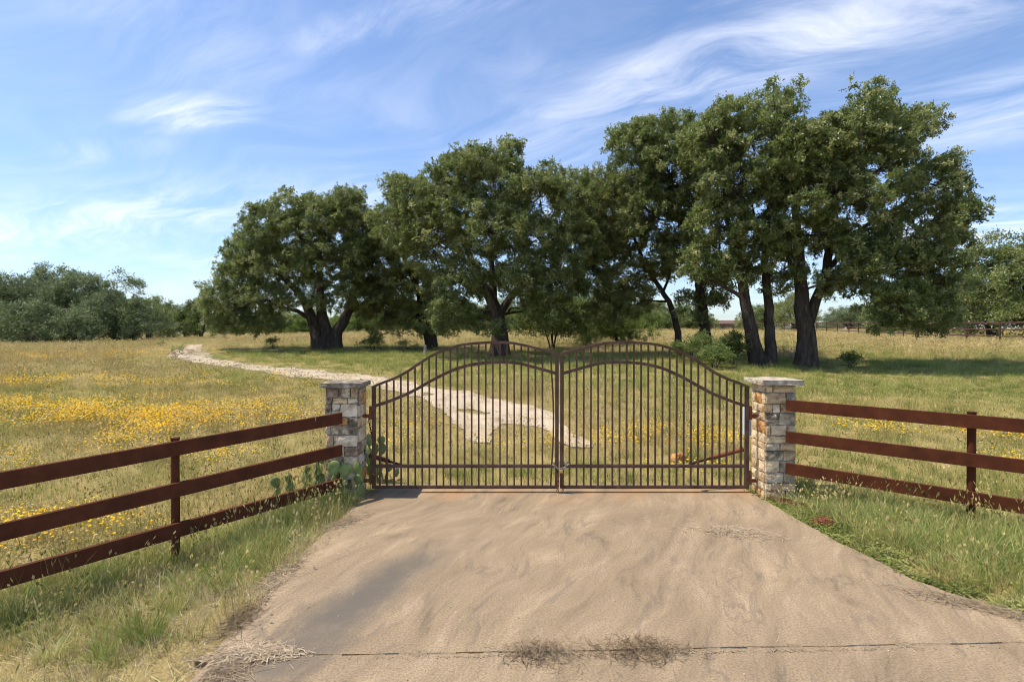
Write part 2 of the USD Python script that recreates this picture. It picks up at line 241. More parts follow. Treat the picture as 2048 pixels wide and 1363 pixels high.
STONES = {'cream': stone('cream_limestone', (0.36, 0.275, 0.175), (0.60, 0.49, 0.34), (0.70, 0.60, 0.44)), 'tan': stone('tan_limestone', (0.26, 0.18, 0.105), (0.48, 0.365, 0.235), (0.60, 0.49, 0.345)),
          'orange': stone('orange_sandstone', (0.16, 0.07, 0.032), (0.42, 0.22, 0.085), (0.56, 0.36, 0.185)), 'grey': stone('grey_limestone', (0.12, 0.105, 0.082), (0.32, 0.28, 0.22), (0.52, 0.46, 0.37)),
          'dark': stone('dark_weathered_stone', (0.035, 0.030, 0.024), (0.18, 0.15, 0.115), (0.58, 0.50, 0.385)), 'pale': stone('pale_limestone', (0.30, 0.25, 0.185), (0.54, 0.47, 0.37), (0.66, 0.585, 0.475)),
          'brown': stone('brown_stone', (0.11, 0.075, 0.055), (0.24, 0.175, 0.13), (0.40, 0.32, 0.245))}
LEAF = [leafy('oak_leaf', [(0.0, (0.075, 0.104, 0.024)), (0.4, (0.135, 0.172, 0.042)), (0.8, (0.21, 0.235, 0.075)), (1.0, (0.34, 0.33, 0.15))], rough=0.42, spec=0.7, trans=0.42, tcol=(0.2, 0.27, 0.035)),
        leafy('light_oak_leaf', [(0.0, (0.115, 0.140, 0.036)), (0.5, (0.19, 0.215, 0.065)), (1.0, (0.31, 0.31, 0.12))], rough=0.45, spec=0.6, trans=0.42, tcol=(0.24, 0.28, 0.04)),
        leafy('grey_green_leaf', [(0.0, (0.068, 0.098, 0.036)), (0.5, (0.125, 0.165, 0.062)), (1.0, (0.20, 0.235, 0.10))], rough=0.5, spec=0.5, trans=0.3, tcol=(0.18, 0.23, 0.08)),
        leafy('juniper_leaf', [(0.0, (0.055, 0.083, 0.018)), (0.5, (0.092, 0.130, 0.030)), (1.0, (0.15, 0.18, 0.05))], rough=0.6, spec=0.3, trans=0.22),
        leafy('mesquite_leaf', [(0.0, (0.10, 0.15, 0.034)), (0.5, (0.15, 0.205, 0.055)), (1.0, (0.22, 0.26, 0.09))], rough=0.55, spec=0.3, trans=0.38),
        leafy('bright_leaf', [(0.0, (0.085, 0.135, 0.022)), (0.5, (0.13, 0.185, 0.035)), (1.0, (0.18, 0.23, 0.055))], rough=0.5, spec=0.3, trans=0.34)]
GREEN = leafy('green_grass', [(0.0, (0.13, 0.18, 0.034)), (0.4, (0.21, 0.26, 0.058)), (0.75, (0.31, 0.33, 0.09)), (1.0, (0.46, 0.42, 0.17))], rough=0.55, spec=0.3, trans=0.38, tcol=(0.30, 0.35, 0.07))
VERGE = leafy('verge_grass_blade', [(0.0, (0.14, 0.20, 0.042)), (0.4, (0.23, 0.30, 0.072)), (0.75, (0.35, 0.39, 0.125)), (1.0, (0.52, 0.48, 0.23))], rough=0.5, spec=0.35, trans=0.42, tcol=(0.34, 0.42, 0.09))
OLIVE = leafy('olive_grass', [(0.0, (0.20, 0.215, 0.055)), (0.4, (0.32, 0.31, 0.092)), (0.7, (0.43, 0.375, 0.13)), (1.0, (0.54, 0.455, 0.20))], rough=0.6, spec=0.2, trans=0.3, tcol=(0.4, 0.37, 0.12))
TAN = leafy('dry_grass', [(0.0, (0.30, 0.235, 0.09)), (0.4, (0.43, 0.34, 0.14)), (0.75, (0.53, 0.42, 0.20)), (1.0, (0.61, 0.50, 0.29))], rough=0.65, spec=0.2, trans=0.3, tcol=(0.48, 0.38, 0.16))
STRAW = leafy('grey_straw', [(0.0, (0.25, 0.18, 0.11)), (0.4, (0.42, 0.325, 0.215)), (0.8, (0.54, 0.44, 0.31)), (1.0, (0.62, 0.53, 0.40))], rough=0.8, spec=0.2, trans=0.1, tcol=(0.4, 0.32, 0.22))
THATCH = leafy('thatch_blade', [(0.0, (0.22, 0.175, 0.09)), (0.4, (0.36, 0.30, 0.165)), (0.75, (0.46, 0.39, 0.24)), (1.0, (0.55, 0.48, 0.33))], rough=0.7, spec=0.2, trans=0.2, tcol=(0.4, 0.33, 0.18))
WEEDDRY = leafy('brown_weed', [(0.0, (0.24, 0.17, 0.10)), (0.5, (0.38, 0.29, 0.18)), (1.0, (0.52, 0.42, 0.28))], rough=0.8, spec=0.2, trans=0.1, tcol=(0.3, 0.22, 0.12))
REDLITTER = leafy('red_brown_litter', [(0.0, (0.10, 0.035, 0.017)), (0.5, (0.19, 0.07, 0.032)), (1.0, (0.29, 0.13, 0.065))], rough=0.8, spec=0.2, trans=0.1, tcol=(0.2, 0.1, 0.05))
YELLOW = leafy('yellow_petals', [(0.0, (0.66, 0.39, 0.012)), (0.5, (0.76, 0.48, 0.02)), (1.0, (0.84, 0.57, 0.035))], rough=0.6, spec=0.2, trans=0.25, tcol=(0.8, 0.5, 0.02), vary=0.1)
CACTUS = noisy('cactus_skin', [(0.3, (0.105, 0.145, 0.04)), (0.5, (0.145, 0.19, 0.058)), (0.75, (0.20, 0.23, 0.085))], scale=6, rough=0.5, bump=0.3, bscale=40, dist=0.004, spec=0.4, rand=0.25)
FRUIT = noisy('cactus_fruit', [(0.3, (0.42, 0.22, 0.12)), (0.7, (0.55, 0.40, 0.24))], scale=8, rough=0.5)

setting('ground', ground_mesh, soil, smooth=True)

# ------------------------------------------------------------------ concrete driveway: two slabs with an open joint
def prism(poly, z0, z1, cell=0.0):
    m = trimesh.creation.extrude_polygon(poly, z1 - z0, engine='earcut'); m.apply_translation((0, 0, z0)); return m
def joint_y(x): return 3.785 + 0.030 * (x + 1.12)
ys = np.arange(-5.9, 8.16, 0.06)
rngc = np.random.default_rng(3)
wob = lambda y, s: 0.05 * (noise(np.stack([np.asarray(y) * 2.2, np.full(len(y), s), np.zeros(len(y))], -1), 7) - 0.5) + 0.02 * (noise(np.stack([np.asarray(y) * 11, np.full(len(y), s), np.zeros(len(y))], -1), 8) - 0.5)
left_pts = np.stack([edge_left(ys) + wob(ys, 1.0), ys], 1); right_pts = np.stack([edge_right(ys) + wob(ys, 5.0), ys], 1)
drive_poly = Polygon(np.vstack([left_pts, right_pts[::-1]])).buffer(0)
jx = np.arange(-6, 13, 0.04); jw = lambda s: 0.026 * (fbm(np.stack([jx * 3, np.full(len(jx), s), 0 * jx], -1), 4, 9) - 0.5)
far_half = Polygon([*zip(jx, joint_y(jx) + 0.012 + np.maximum(jw(1.0), -.009)), (13, 30), (-6, 30)]).buffer(0)
near_half = Polygon([*zip(jx, joint_y(jx) - 0.012 + np.minimum(jw(7.0), .009)), (13, -30), (-6, -30)]).buffer(0)
drive = UsdGeom.Xform.Define(stage, '/World/driveway'); drive.GetPrim().SetCustomDataByKey('kind', 'structure')
for half in (far_half, near_half):
    part(drive, 'slab', prism(drive_poly.intersection(half), -0.13, 0.0), concrete)

part(drive, 'joint_fill', cat_m([box((x + .05, joint_y(x + .05), -.049 + .004 * math.sin(x * 7) + .004 * math.sin(x * 23)), (.104, .07, .088)) for x in np.arange(-2.2, 5.0, .1)]), noisy('joint_earth', [(0.3, (0.12, 0.088, 0.055)), (0.7, (0.27, 0.205, 0.13))], scale=30, rough=.95))
# ------------------------------------------------------------------ caliche track across the field
outline = [(408, 688), (404, 696), (402, 702), (431, 719), (506, 730), (615, 740), (703, 749), (780, 759), (826, 765), (857, 777), (934, 783), (1011, 804), (1062, 814), (1101, 827), (1135, 868), (1173, 887), (1176, 898), (1135, 899),
           (1107, 880), (1092, 866), (1060, 853), (1030, 849), (1000, 849), (990, 862), (985, 878), (972, 888), (944, 887), (931, 865), (916, 845), (882, 819), (844, 799), (800, 788), (740, 774), (649, 760), (581, 754), (478, 736), (393, 726), (349, 717.5), (331, 711), (355, 699), (376, 690)]
holes = [[(372, 706), (384, 699), (392, 701), (388, 708), (376, 711)], [(850, 786), (872, 790), (866, 794), (846, 793)], [(920, 822), (950, 820), (985, 826), (960, 831), (930, 829)]]
def ragged(pix, amp, seed):
    w = np.array([ray_ground(*p)[:2] for p in pix]); w = np.vstack([w, w[:1]])
    d = np.r_[0, np.cumsum(np.linalg.norm(np.diff(w, axis=0), axis=1))]; s = np.arange(0, d[-1], 0.10)
    q = np.stack([np.interp(s, d, w[:, 0]), np.interp(s, d, w[:, 1])], 1); p3 = np.c_[q, np.zeros(len(q))]
    off = np.stack([fbm(p3 * 1.7, 4, seed) - 0.5, fbm(p3 * 1.7, 4, seed + 50) - 0.5], 1)
    return q + off * amp * np.clip(q[:, 1:] / 12, 0.8, 1.2)
track_poly = Polygon(ragged(outline, .45, 1)).buffer(.05).buffer(-.05)
for h in holes: track_poly = track_poly.difference(Polygon(ragged(h, 0.5, 4)).buffer(0))
tg = [g for g in (track_poly.geoms if hasattr(track_poly, 'geoms') else [track_poly]) if g.area > 0.3]
track_poly = shapely.union_all(tg)
def sheet(poly, lift):
    ms = []
    for g in (poly.geoms if hasattr(poly, 'geoms') else [poly]):
        v, f = trimesh.creation.triangulate_polygon(g, engine='earcut'); v, f = trimesh.remesh.subdivide_to_size(np.c_[v, np.zeros(len(v))], f, 0.35)
        ms.append(trimesh.Trimesh(v, f, process=False))
    m = cat_m(ms); v = np.array(m.vertices); v[:, 2] = ground_z(v[:, 0], v[:, 1]) + lift + 0.02 * (noise(v * 3, 2) - 0.5)
    m.vertices = v
    if m.face_normals[:, 2].mean() < 0: m.invert()
    return m
setting('gravel_track', sheet(track_poly, 0.022), gravel_mat, smooth=True)

# ------------------------------------------------------------------ PointInstancer for what nobody could count
def instancer(path, protos, pos, quat_axis, scales, idx):
    """protos: (mesh, material) pairs; quat_axis: (n,4) quaternions wxyz."""
    pi = UsdGeom.PointInstancer.Define(stage, path); rel = pi.CreatePrototypesRel()
    for i, (m, mat) in enumerate(protos):
        p = path + f'/kind_{i}'; usdkit.mesh(stage, p, m, mat); rel.AddTarget(p)
    pi.CreatePositionsAttr(Vt.Vec3fArray.FromNumpy(np.asarray(pos, np.float32)))
    q = np.asarray(quat_axis, np.float32)
    pi.CreateOrientationsAttr(Vt.QuathArray([Gf.Quath(float(a), float(b), float(c), float(d)) for a, b, c, d in q]))
    pi.CreateScalesAttr(Vt.Vec3fArray.FromNumpy(np.asarray(scales, np.float32)))
    pi.CreateProtoIndicesAttr(Vt.IntArray.FromNumpy(np.asarray(idx, np.int32)))
    return pi
def yaw_quats(n, rng, tilt=0.12):
    a = rng.uniform(0, 2 * np.pi, n); t = rng.normal(0, tilt, n); d = rng.uniform(0, 2 * np.pi, n)
    qz = np.stack([np.cos(a / 2), np.zeros(n), np.zeros(n), np.sin(a / 2)], 1); qt = np.stack([np.cos(t / 2), np.cos(d) * np.sin(t / 2), np.sin(d) * np.sin(t / 2), np.zeros(n)], 1)
    return qmul(qt, qz)
def qmul(a, b):
    w1, x1, y1, z1 = a.T; w2, x2, y2, z2 = b.T
    return np.stack([w1 * w2 - x1 * x2 - y1 * y2 - z1 * z2, w1 * x2 + x1 * w2 + y1 * z2 - z1 * y2, w1 * y2 - x1 * z2 + y1 * w2 + z1 * x2, w1 * z2 + x1 * y2 - y1 * x2 + z1 * w2], 1)

def blades(n, spread, length, width, lean, rng, segs=3, droop=0.6):
    """A tuft: n bent tapering strips growing out of a disc of radius spread."""
    v, f, k = [], [], 0
    a = rng.uniform(0, 2 * np.pi, n); r = spread * np.sqrt(rng.uniform(0, 1, n)); L = rng.uniform(*length, n); W = rng.uniform(*width, n)
    la = a + rng.normal(0, 0.9, n); ln = np.abs(rng.normal(0, lean, n)); dr = rng.uniform(0.2, 1, n) * droop; fa = rng.uniform(0, 2 * np.pi, n)
    for i in range(n):
        base = np.array([r[i] * np.cos(a[i]), r[i] * np.sin(a[i]), -0.02]); out = np.array([np.cos(la[i]), np.sin(la[i]), 0]); side = np.array([np.cos(fa[i]), np.sin(fa[i]), 0]); p = base.copy(); th = ln[i]
        for s in range(segs + 1):
            w = W[i] * (1 - (s / segs) ** 1.5) * 0.5
            if s < segs: v += [p - side * w, p + side * w]
            else: v.append(p.copy())
            p = p + L[i] / segs * (out * math.sin(th) + np.array([0, 0, 1]) * math.cos(th)); th += dr[i] / segs * 2
        for s in range(segs - 1): b = k + 2 * s; f += [(b, b + 1, b + 3), (b, b + 3, b + 2)]
        b = k + 2 * (segs - 1); f.append((b, b + 1, b + 2)); k += 2 * segs + 1
    return np.array(v), np.array(f)
def seedheads(n, spread, height, rng, head=0.06, hw=0.012):
    """Thin stems with a spindle-shaped seed head."""
    ps = []
    for _ in range(n):
        a, r = rng.uniform(0, 6.28), spread * math.sqrt(rng.uniform()); h = rng.uniform(*height); d = rng.uniform(0, 6.28); l = rng.uniform(0.05, 0.45) * h
        b = np.array([r * math.cos(a), r * math.sin(a), 0]); t = b + [l * math.cos(d), l * math.sin(d), h]; m = (b + t) / 2 + [0, 0, 0.06 * h]; s = np.array([math.cos(a), math.sin(a), 0])
        dr = (t - m) / np.linalg.norm(t - m); e = t + dr * head * rng.uniform(.6, 1.2) - [0, 0, head * .2]; c = (t + e) / 2; w2 = np.cross(dr, s)
        ps.append((np.array([b - s * .0012, b + s * .0012, m + s * .0012, m - s * .0012, t]), np.array([[0, 1, 2], [0, 2, 3], [3, 2, 4]])))
        ps.append((np.array([t, c + s * hw, c - s * hw, e, c + w2 * hw, c - w2 * hw]), np.array([[0, 1, 3], [0, 3, 2], [0, 4, 3], [0, 3, 5]])))
    return join(ps)
def flower_tuft(n, spread, height, rng, size=0.011):
    ps = []
    for _ in range(n):
        a, r = rng.uniform(0, 6.28), spread * math.sqrt(rng.uniform()); h = rng.uniform(*height); c = np.array([r * math.cos(a), r * math.sin(a), h]); R = size * rng.uniform(.7, 1.25)
        nrm = np.array([rng.normal(0, .35), rng.normal(0, .35), 1]); nrm /= np.linalg.norm(nrm); u = np.cross(nrm, [1, 0, 0]); u /= np.linalg.norm(u); w = np.cross(nrm, u)
        ang = np.arange(7) / 7 * 6.283; rim = c + R * (np.cos(ang)[:, None] * u + np.sin(ang)[:, None] * w)
        ps.append((np.vstack([c + nrm * R * .5, rim]), np.array([[0, i + 1, (i + 1) % 7 + 1] for i in range(7)])))
    return join(ps)

pr = np.random.default_rng(11)
P_FIELD = [(blades(46, 0.15, (0.10, 0.26), (0.004, 0.007), 0.35, pr), GREEN), (blades(46, 0.15, (0.08, 0.22), (0.004, 0.008), 0.5, pr), GREEN),
           (blades(46, 0.15, (0.10, 0.28), (0.003, 0.006), 0.40, pr), OLIVE), (join([blades(34, 0.15, (0.10, 0.26), (0.003, 0.006), 0.5, pr), seedheads(6, 0.15, (0.22, 0.36), pr)]), OLIVE),
           (join([blades(38, 0.16, (0.10, 0.30), (0.003, 0.005), 0.45, pr), seedheads(7, 0.16, (0.24, 0.38), pr)]), TAN), (join([blades(34, 0.16, (0.08, 0.24), (0.003, 0.005), 0.6, pr), seedheads(10, 0.16, (0.2, 0.34), pr, head=.05)]), TAN)]
# how green the field is: lush round the oaks, dry towards the road and in drifts
lush_spots = [(ray_ground(1000, 735), 9, 3.2), (ray_ground(1600, 745), 9, 3.6), (ray_ground(640, 708), 6, 3.0), (ray_ground(1280, 720), 5, 3.0), (ray_ground(1900, 745), 7, 3.5), (ray_ground(1250, 955), 2.0, 0.8), (ray_ground(1000, 960), 1.2, 0.6)]
def lushness(x, y):
    p = np.stack([x, y, np.zeros_like(x)], -1)
    g = 0.33 + 0.95 * (fbm(p * 0.16, 3, 21) - 0.5) + 0.35 * (noise(p * 0.9, 31) - 0.5)
    for c, a, b in lush_spots: g = g + 0.78 * np.exp(-((x - c[0]) / a) ** 2 - ((y - c[1]) / b) ** 2)
    return g - 0.10 * smoothstep(26, 40, y) - 0.1 * smoothstep(-6, -14, x) * smoothstep(9, 14, y)
_track_near = shapely.prepared.prep(track_poly.buffer(-0.10)); _drive_in = shapely.prepared.prep(drive_poly.buffer(0.02))
pil_l, pil_r = shapely.box(-2.62, 7.46, -2.12, 7.98), shapely.box(3.50, 7.46, 3.97, 7.98)
def scatter(n, y0, y1, rng, xspan=1.06, extra=1.5):
    y = np.sqrt(rng.uniform(0, 1, n) * (y1 ** 2 - y0 ** 2) + y0 ** 2); x = rng.uniform(-1, 1, n) * (y * xspan + extra); return x, y
def keep_open(x, y, r=1.0, thin=0.0, rng=None):
    pts = shapely.points(np.c_[x, y]); ok = ~shapely.contains(drive_poly.buffer(0.01), pts) & ~shapely.contains(pil_l, pts) & ~shapely.contains(pil_r, pts)
    inside = np.where(shapely.contains(track_poly, pts), shapely.distance(track_poly.boundary, pts), 0.0)
    intrack = inside > 0.02 if rng is None else rng.uniform(0, 1, len(x)) > np.maximum(np.exp(-inside / np.where(y < 11.5, .26, .13)), thin)
    return ok & ~intrack
def field(path, bands, seed, min_y=7.9):
    rng = np.random.default_rng(seed); X, Y, S, H = [], [], [], []
    for y0, y1, dens, sc, sh in bands:
        area = (y1 ** 2 - y0 ** 2) * 1.06 + 3 * (y1 - y0); x, y = scatter(int(area * dens), y0, y1, rng); X.append(x); Y.append(y)
        S.append(sc * rng.uniform(0.75, 1.3, len(x))); H.append(sh * rng.uniform(0.7, 1.25, len(x)))
    x, y, s, h = map(np.concatenate, (X, Y, S, H)); ok = keep_open(x, y, thin=0.07, rng=rng); x, y, s, h = x[ok], y[ok], s[ok], h[ok]
    g = lushness(x, y) + rng.normal(0, 0.13, len(x)); idx = np.where(g > 0.62, rng.integers(0, 2, len(x)), np.where(g > 0.30, rng.integers(2, 4, len(x)), rng.integers(4, 6, len(x))))
    p = np.stack([x, y, np.zeros_like(x)], -1); h = h * (0.6 + 0.75 * fbm(p * 0.8, 3, 77))
    dtrack = shapely.distance(track_poly, shapely.points(np.c_[x, y])); h = h * (0.35 + 0.65 * smoothstep(0.0, np.where(y > 19, 2.2, 0.7), dtrack))
    return tag(instancer(path, P_FIELD, np.stack([x, y, ground_z(x, y)], 1), yaw_quats(len(x), rng), np.stack([s, s, h], 1), idx), 'short dry yellow-green grass of the wide open field behind the gate and fences', 'grass', None, 'stuff')
field('/World/meadow_grass', [(4.0, 9.0, 26, 1.0, 1.0), (9.0, 16, 24, 1.05, 1.0), (16, 26, 14, 1.35, 1.0), (26, 45, 5, 2.1, .95), (45, 80, 1.5, 3.6, 1.0), (80, 150, 0.35, 6.5, 1.2)], 5)

# ------------------------------------------------------------------ verge grass between the fences and the concrete
P_VERGE = [(blades(34, 0.11, (0.16, 0.38), (0.005, 0.009), 0.40, pr, segs=4, droop=0.9), VERGE), (blades(30, 0.12, (0.10, 0.26), (0.005, 0.010), 0.6, pr, segs=4, droop=1.0), VERGE),
           (join([blades(24, 0.10, (0.16, 0.36), (0.004, 0.007), 0.45, pr, segs=4), seedheads(2, 0.10, (0.35, 0.55), pr, head=.09, hw=.006)]), OLIVE), (blades(46, 0.13, (0.06, 0.22), (0.003, 0.005), 0.8, pr), THATCH), (blades(40, 0.14, (0.06, 0.20), (0.003, 0.005), 1.0, pr), STRAW)]
def rosette(n, spread, rng, leaf=0.016, h=0.14):
    """Low broad-leaved weed: many small oval leaves on short stems."""
    ps = []
    for _ in range(n):
        a, r = rng.uniform(0, 6.28), spread * math.sqrt(rng.uniform()); c = np.array([r * math.cos(a), r * math.sin(a), h * (1 - (r / spread) ** 2) * rng.uniform(.3, 1) + .01])
        nrm = np.array([rng.normal(0, .5), rng.normal(0, .5), 1]); nrm /= np.linalg.norm(nrm); u = np.cross(nrm, [math.cos(a), math.sin(a), 0]); u /= np.linalg.norm(u); w = np.cross(nrm, u); L = leaf * rng.uniform(.7, 1.4)
        ps.append((np.array([c - w * L, c + u * L * .6, c + w * L, c - u * L * .6]), np.array([[0, 1, 2], [0, 2, 3]])))
    return join(ps)
WEED = leafy('weed_leaf', [(0.0, (0.11, 0.15, 0.03)), (0.5, (0.18, 0.22, 0.05)), (1.0, (0.27, 0.28, 0.085))], rough=0.5, spec=0.3, trans=0.3)
P_VERGE.append((rosette(110, 0.15, pr), WEED))
FL = [np.array([-2.35, 7.42]), np.array([-4.45, 4.70])]; FR = [np.array([3.76, 7.40]), np.array([5.74, 5.95])]
def fence_x_left(y): return np.interp(y, [-3, 4.70, 7.42, 8], [-4.45 - 7.7 * 0.772, -4.45, -2.35, -2.1])
def fence_x_right(y): return np.interp(y, [1.5, 5.95, 7.40, 8], [5.74 + 4.45 * 1.366, 5.74, 3.76, 3.5])
def verge(path, side, n, seed, label):
    rng = np.random.default_rng(seed); y = rng.uniform(2.2, 7.9, n); 
    if side < 0: x = edge_left(y) - 0.0 - rng.uniform(0, 1, n) * np.maximum(edge_left(y) - fence_x_left(y) + 0.5, 0.15); d = edge_left(y) - x
    else: x = edge_right(y) + rng.uniform(0, 1, n) * np.maximum(fence_x_right(y) - edge_right(y) + 0.6, 0.15); d = x - edge_right(y)
    ok = keep_open(x, y) & (y > 2.6); x, y, d = x[ok], y[ok], d[ok]; n = len(x); p = np.stack([x, y, np.zeros(n)], -1)
    edge = 1 - smoothstep(0.05, 0.55, d + 0.3 * (noise(p * 2, 3) - .5)); lush = fbm(p * 0.9, 3, 40 + seed)
    r = rng.uniform(0, 1, n); idx = np.where(r < 0.5, rng.integers(0, 2, n), np.where(r < 0.75, 2, 3))
    if side < 0:
        lush = lush - 0.12 * smoothstep(5.2, 4.2, y) + 0.18 * smoothstep(5.4, 6.2, y)
        dry = rng.uniform(0, 1, n) < np.clip(0.75 * edge + smoothstep(0.48, 0.36, lush) * 0.7, 0, 0.9); idx = np.where(dry, np.where(rng.uniform(0, 1, n) < 0.5, 3, 4), idx); h = 0.35 + 1.2 * lush
    else:
        low = rng.uniform(0, 1, n) < np.clip(edge * 1.2, 0, 0.8); idx = np.where(low, 5, idx); h = (0.50 + 0.75 * lush + 0.22 * smoothstep(0.4, 1.4, d)) * (1 - .45 * (1 - smoothstep(.1, .5, np.abs(x - fence_x_right(y)))))
        idx = np.where((idx == 3) & (rng.uniform(0, 1, n) < 0.55), 0, idx)
    h = np.clip(h, 0.3, 1.6) * (1 - 0.55 * edge); s = rng.uniform(0.75, 1.2, n)
    return tag(instancer(path, P_VERGE, np.stack([x, y, ground_z(x, y)], 1), yaw_quats(n, rng, 0.18), np.stack([s, s, h], 1), idx), label, 'grass', None, 'stuff')
verge('/World/verge_grass', -1, 2000, 2, 'mixed green and dry grass verge between the left rail fence and the concrete drive')
verge('/World/verge_grass_001', 1, 2000, 3, 'lush green grass verge between the right rail fence and the concrete drive')
_used[('/World', 'verge_grass')] = 2

# yellow wildflowers
P_FLOWER = [(flower_tuft(16, 0.22, (0.2, 0.34), pr, .014), YELLOW), (flower_tuft(11, 0.22, (0.18, 0.32), pr, .015), YELLOW), (flower_tuft(7, 0.2, (0.2, 0.34), pr, .016), YELLOW)]
patches = [((130, 775), 5.5, 1.3, .55), ((50, 826), 3.2, 1.0, 1.1), ((215, 866), 2.0, 1.1, 1.9), ((330, 840), 2.2, 1.2, .6), ((560, 850), 1.5, 1.0, .35), ((150, 925), 1.6, .8, .5), ((80, 1090), 1.1, .55, 1.2), ((190, 1060), .7, .4, 1.0), ((20, 1150), .6, .4, 1.0), ((420, 935), .8, .5, .6),
           ((1370, 890), 1.3, .6, .9), ((1240, 895), .7, .5, .8), ((1190, 805), .5, .5, .6), ((1440, 880), .7, .5, 1.0), ((1120, 900), .5, .5, .5), ((1060, 905), .6, .4, 1.0), ((850, 870), .8, .5, .35), ((770, 905), .3, .3, 1.5), ((1640, 855), .6, .35, 1.4), ((1780, 875), .9, .3, .9), ((2000, 880), 1.2, .6, .8), ((2020, 950), .8, .4, .8), ((1330, 955), .8, .3, .4), ((60, 720), 9, 2.0, .25), ((420, 775), 4, 1.2, .2)]
def flowers():
    rng = np.random.default_rng(8); X, Y = [], []
    for (px, py), a, b, w in patches:
        c = ray_ground(px, py); n = int(46 * a * b * w * 3.14); x, y = c[0] + rng.normal(0, .55, n) * a, c[1] + rng.normal(0, .55, n) * b; k = fbm(np.stack([x * .55, y * 1.1, np.zeros(n)], -1) * 1.3, 3, 5) > rng.uniform(.36, .64, n); X.append(x[k]); Y.append(y[k])
    x, y = np.concatenate(X), np.concatenate(Y); ok = keep_open(x, y) & (y > 3) & ~((x > fence_x_left(y) - .25) & (x < fence_x_right(y) + .25) & (y < 8.2)); x, y = x[ok], y[ok]; n = len(x)
    s = rng.uniform(.8, 1.25, n)
    tag(instancer('/World/wildflowers', P_FLOWER, np.stack([x, y, ground_z(x, y)], 1), yaw_quats(n, rng, .1), np.stack([s, s, rng.uniform(.7, 1.15, n)], 1), rng.integers(0, 3, n)), 'small yellow wildflowers in drifts across the dry field', 'wildflowers', None, 'stuff')
flowers()

# pebbles on the track
def pebbles():
    rng = np.random.default_rng(4); protos = []
    for k in range(3):
        m = trimesh.creation.icosphere(1, 1.0); v = np.array(m.vertices); v *= (0.8 + 0.4 * noise(v * 1.2 + k * 9, k))[:, None]; v[:, 2] *= .5; protos.append(((v, m.faces), pebble_mat))
    x0, y0, x1, y1 = track_poly.bounds; n = 60000; x, y = rng.uniform(x0, x1, n), rng.uniform(y0, min(y1, 30), n); ok = shapely.contains(track_poly.buffer(0.12), shapely.points(np.c_[x, y])); x, y = x[ok][:9000], y[ok][:9000]; n = len(x)
    s = 0.008 + 0.016 * rng.uniform(0, 1, n) ** 3; s = s * np.clip(y / 13, .8, 1.5)
    tag(instancer('/World/gravel', protos, np.stack([x, y, ground_z(x, y) + .022], 1), yaw_quats(n, rng, .3), np.repeat(s[:, None], 3, 1), rng.integers(0, 3, n)), 'pale crushed limestone lying on the curving farm track', 'gravel', None, 'stuff')
pebbles()
exec_later = []

# ------------------------------------------------------------------ stone gate pillars
def rough_block(w, h, d, rng, bulge=0.02, nx_=4, nz_=3):
    """A quarry-faced stone: local x across, z up, front towards -y with a pillowed uneven face, back at y = d."""
    xs, zs = np.linspace(-w / 2, w / 2, nx_ + 1), np.linspace(-h / 2, h / 2, nz_ + 1); XX, ZZ = np.meshgrid(xs, zs); b = rng.uniform(.2, 1) * bulge
    inner = (np.abs(XX) < w / 2 - 1e-6) & (np.abs(ZZ) < h / 2 - 1e-6); YY = np.where(inner, -b * rng.uniform(.2, 1.6, XX.shape), 0.004 * rng.uniform(-1, 1, XX.shape))
    j = .12 * min(w / nx_, h / nz_); XX = XX + np.where(inner, rng.uniform(-j, j, XX.shape) * 2, rng.uniform(-j, j, XX.shape) * .5 + rng.uniform(-.006, .006, XX.shape)); ZZ = ZZ + np.where(inner, rng.uniform(-j, j, XX.shape) * 2, rng.uniform(-j, j, XX.shape) * .5 + rng.uniform(-.006, .006, XX.shape))
    v = np.stack([XX, YY, ZZ], -1).reshape(-1, 3); n = nx_ + 1; f = []
    for r in range(nz_):
        for c in range(nx_): k = r * n + c; f += [(k, k + 1, k + n + 1), (k, k + n + 1, k + n)]
    rim = [c for c in range(n)] + [r * n + nx_ for r in range(1, nz_ + 1)] + [nz_ * n + c for c in range(nx_ - 1, -1, -1)] + [r * n for r in range(nz_ - 1, 0, -1)]
    k0_ = len(v); back = v[rim].copy(); back[:, 1] = d; v = np.vstack([v, back]); m_ = len(rim)
    for i in range(m_): a, b2 = rim[i], rim[(i + 1) % m_]; f += [(a, k0_ + i, k0_ + (i + 1) % m_), (a, k0_ + (i + 1) % m_, b2)]
    return v, np.array(f)
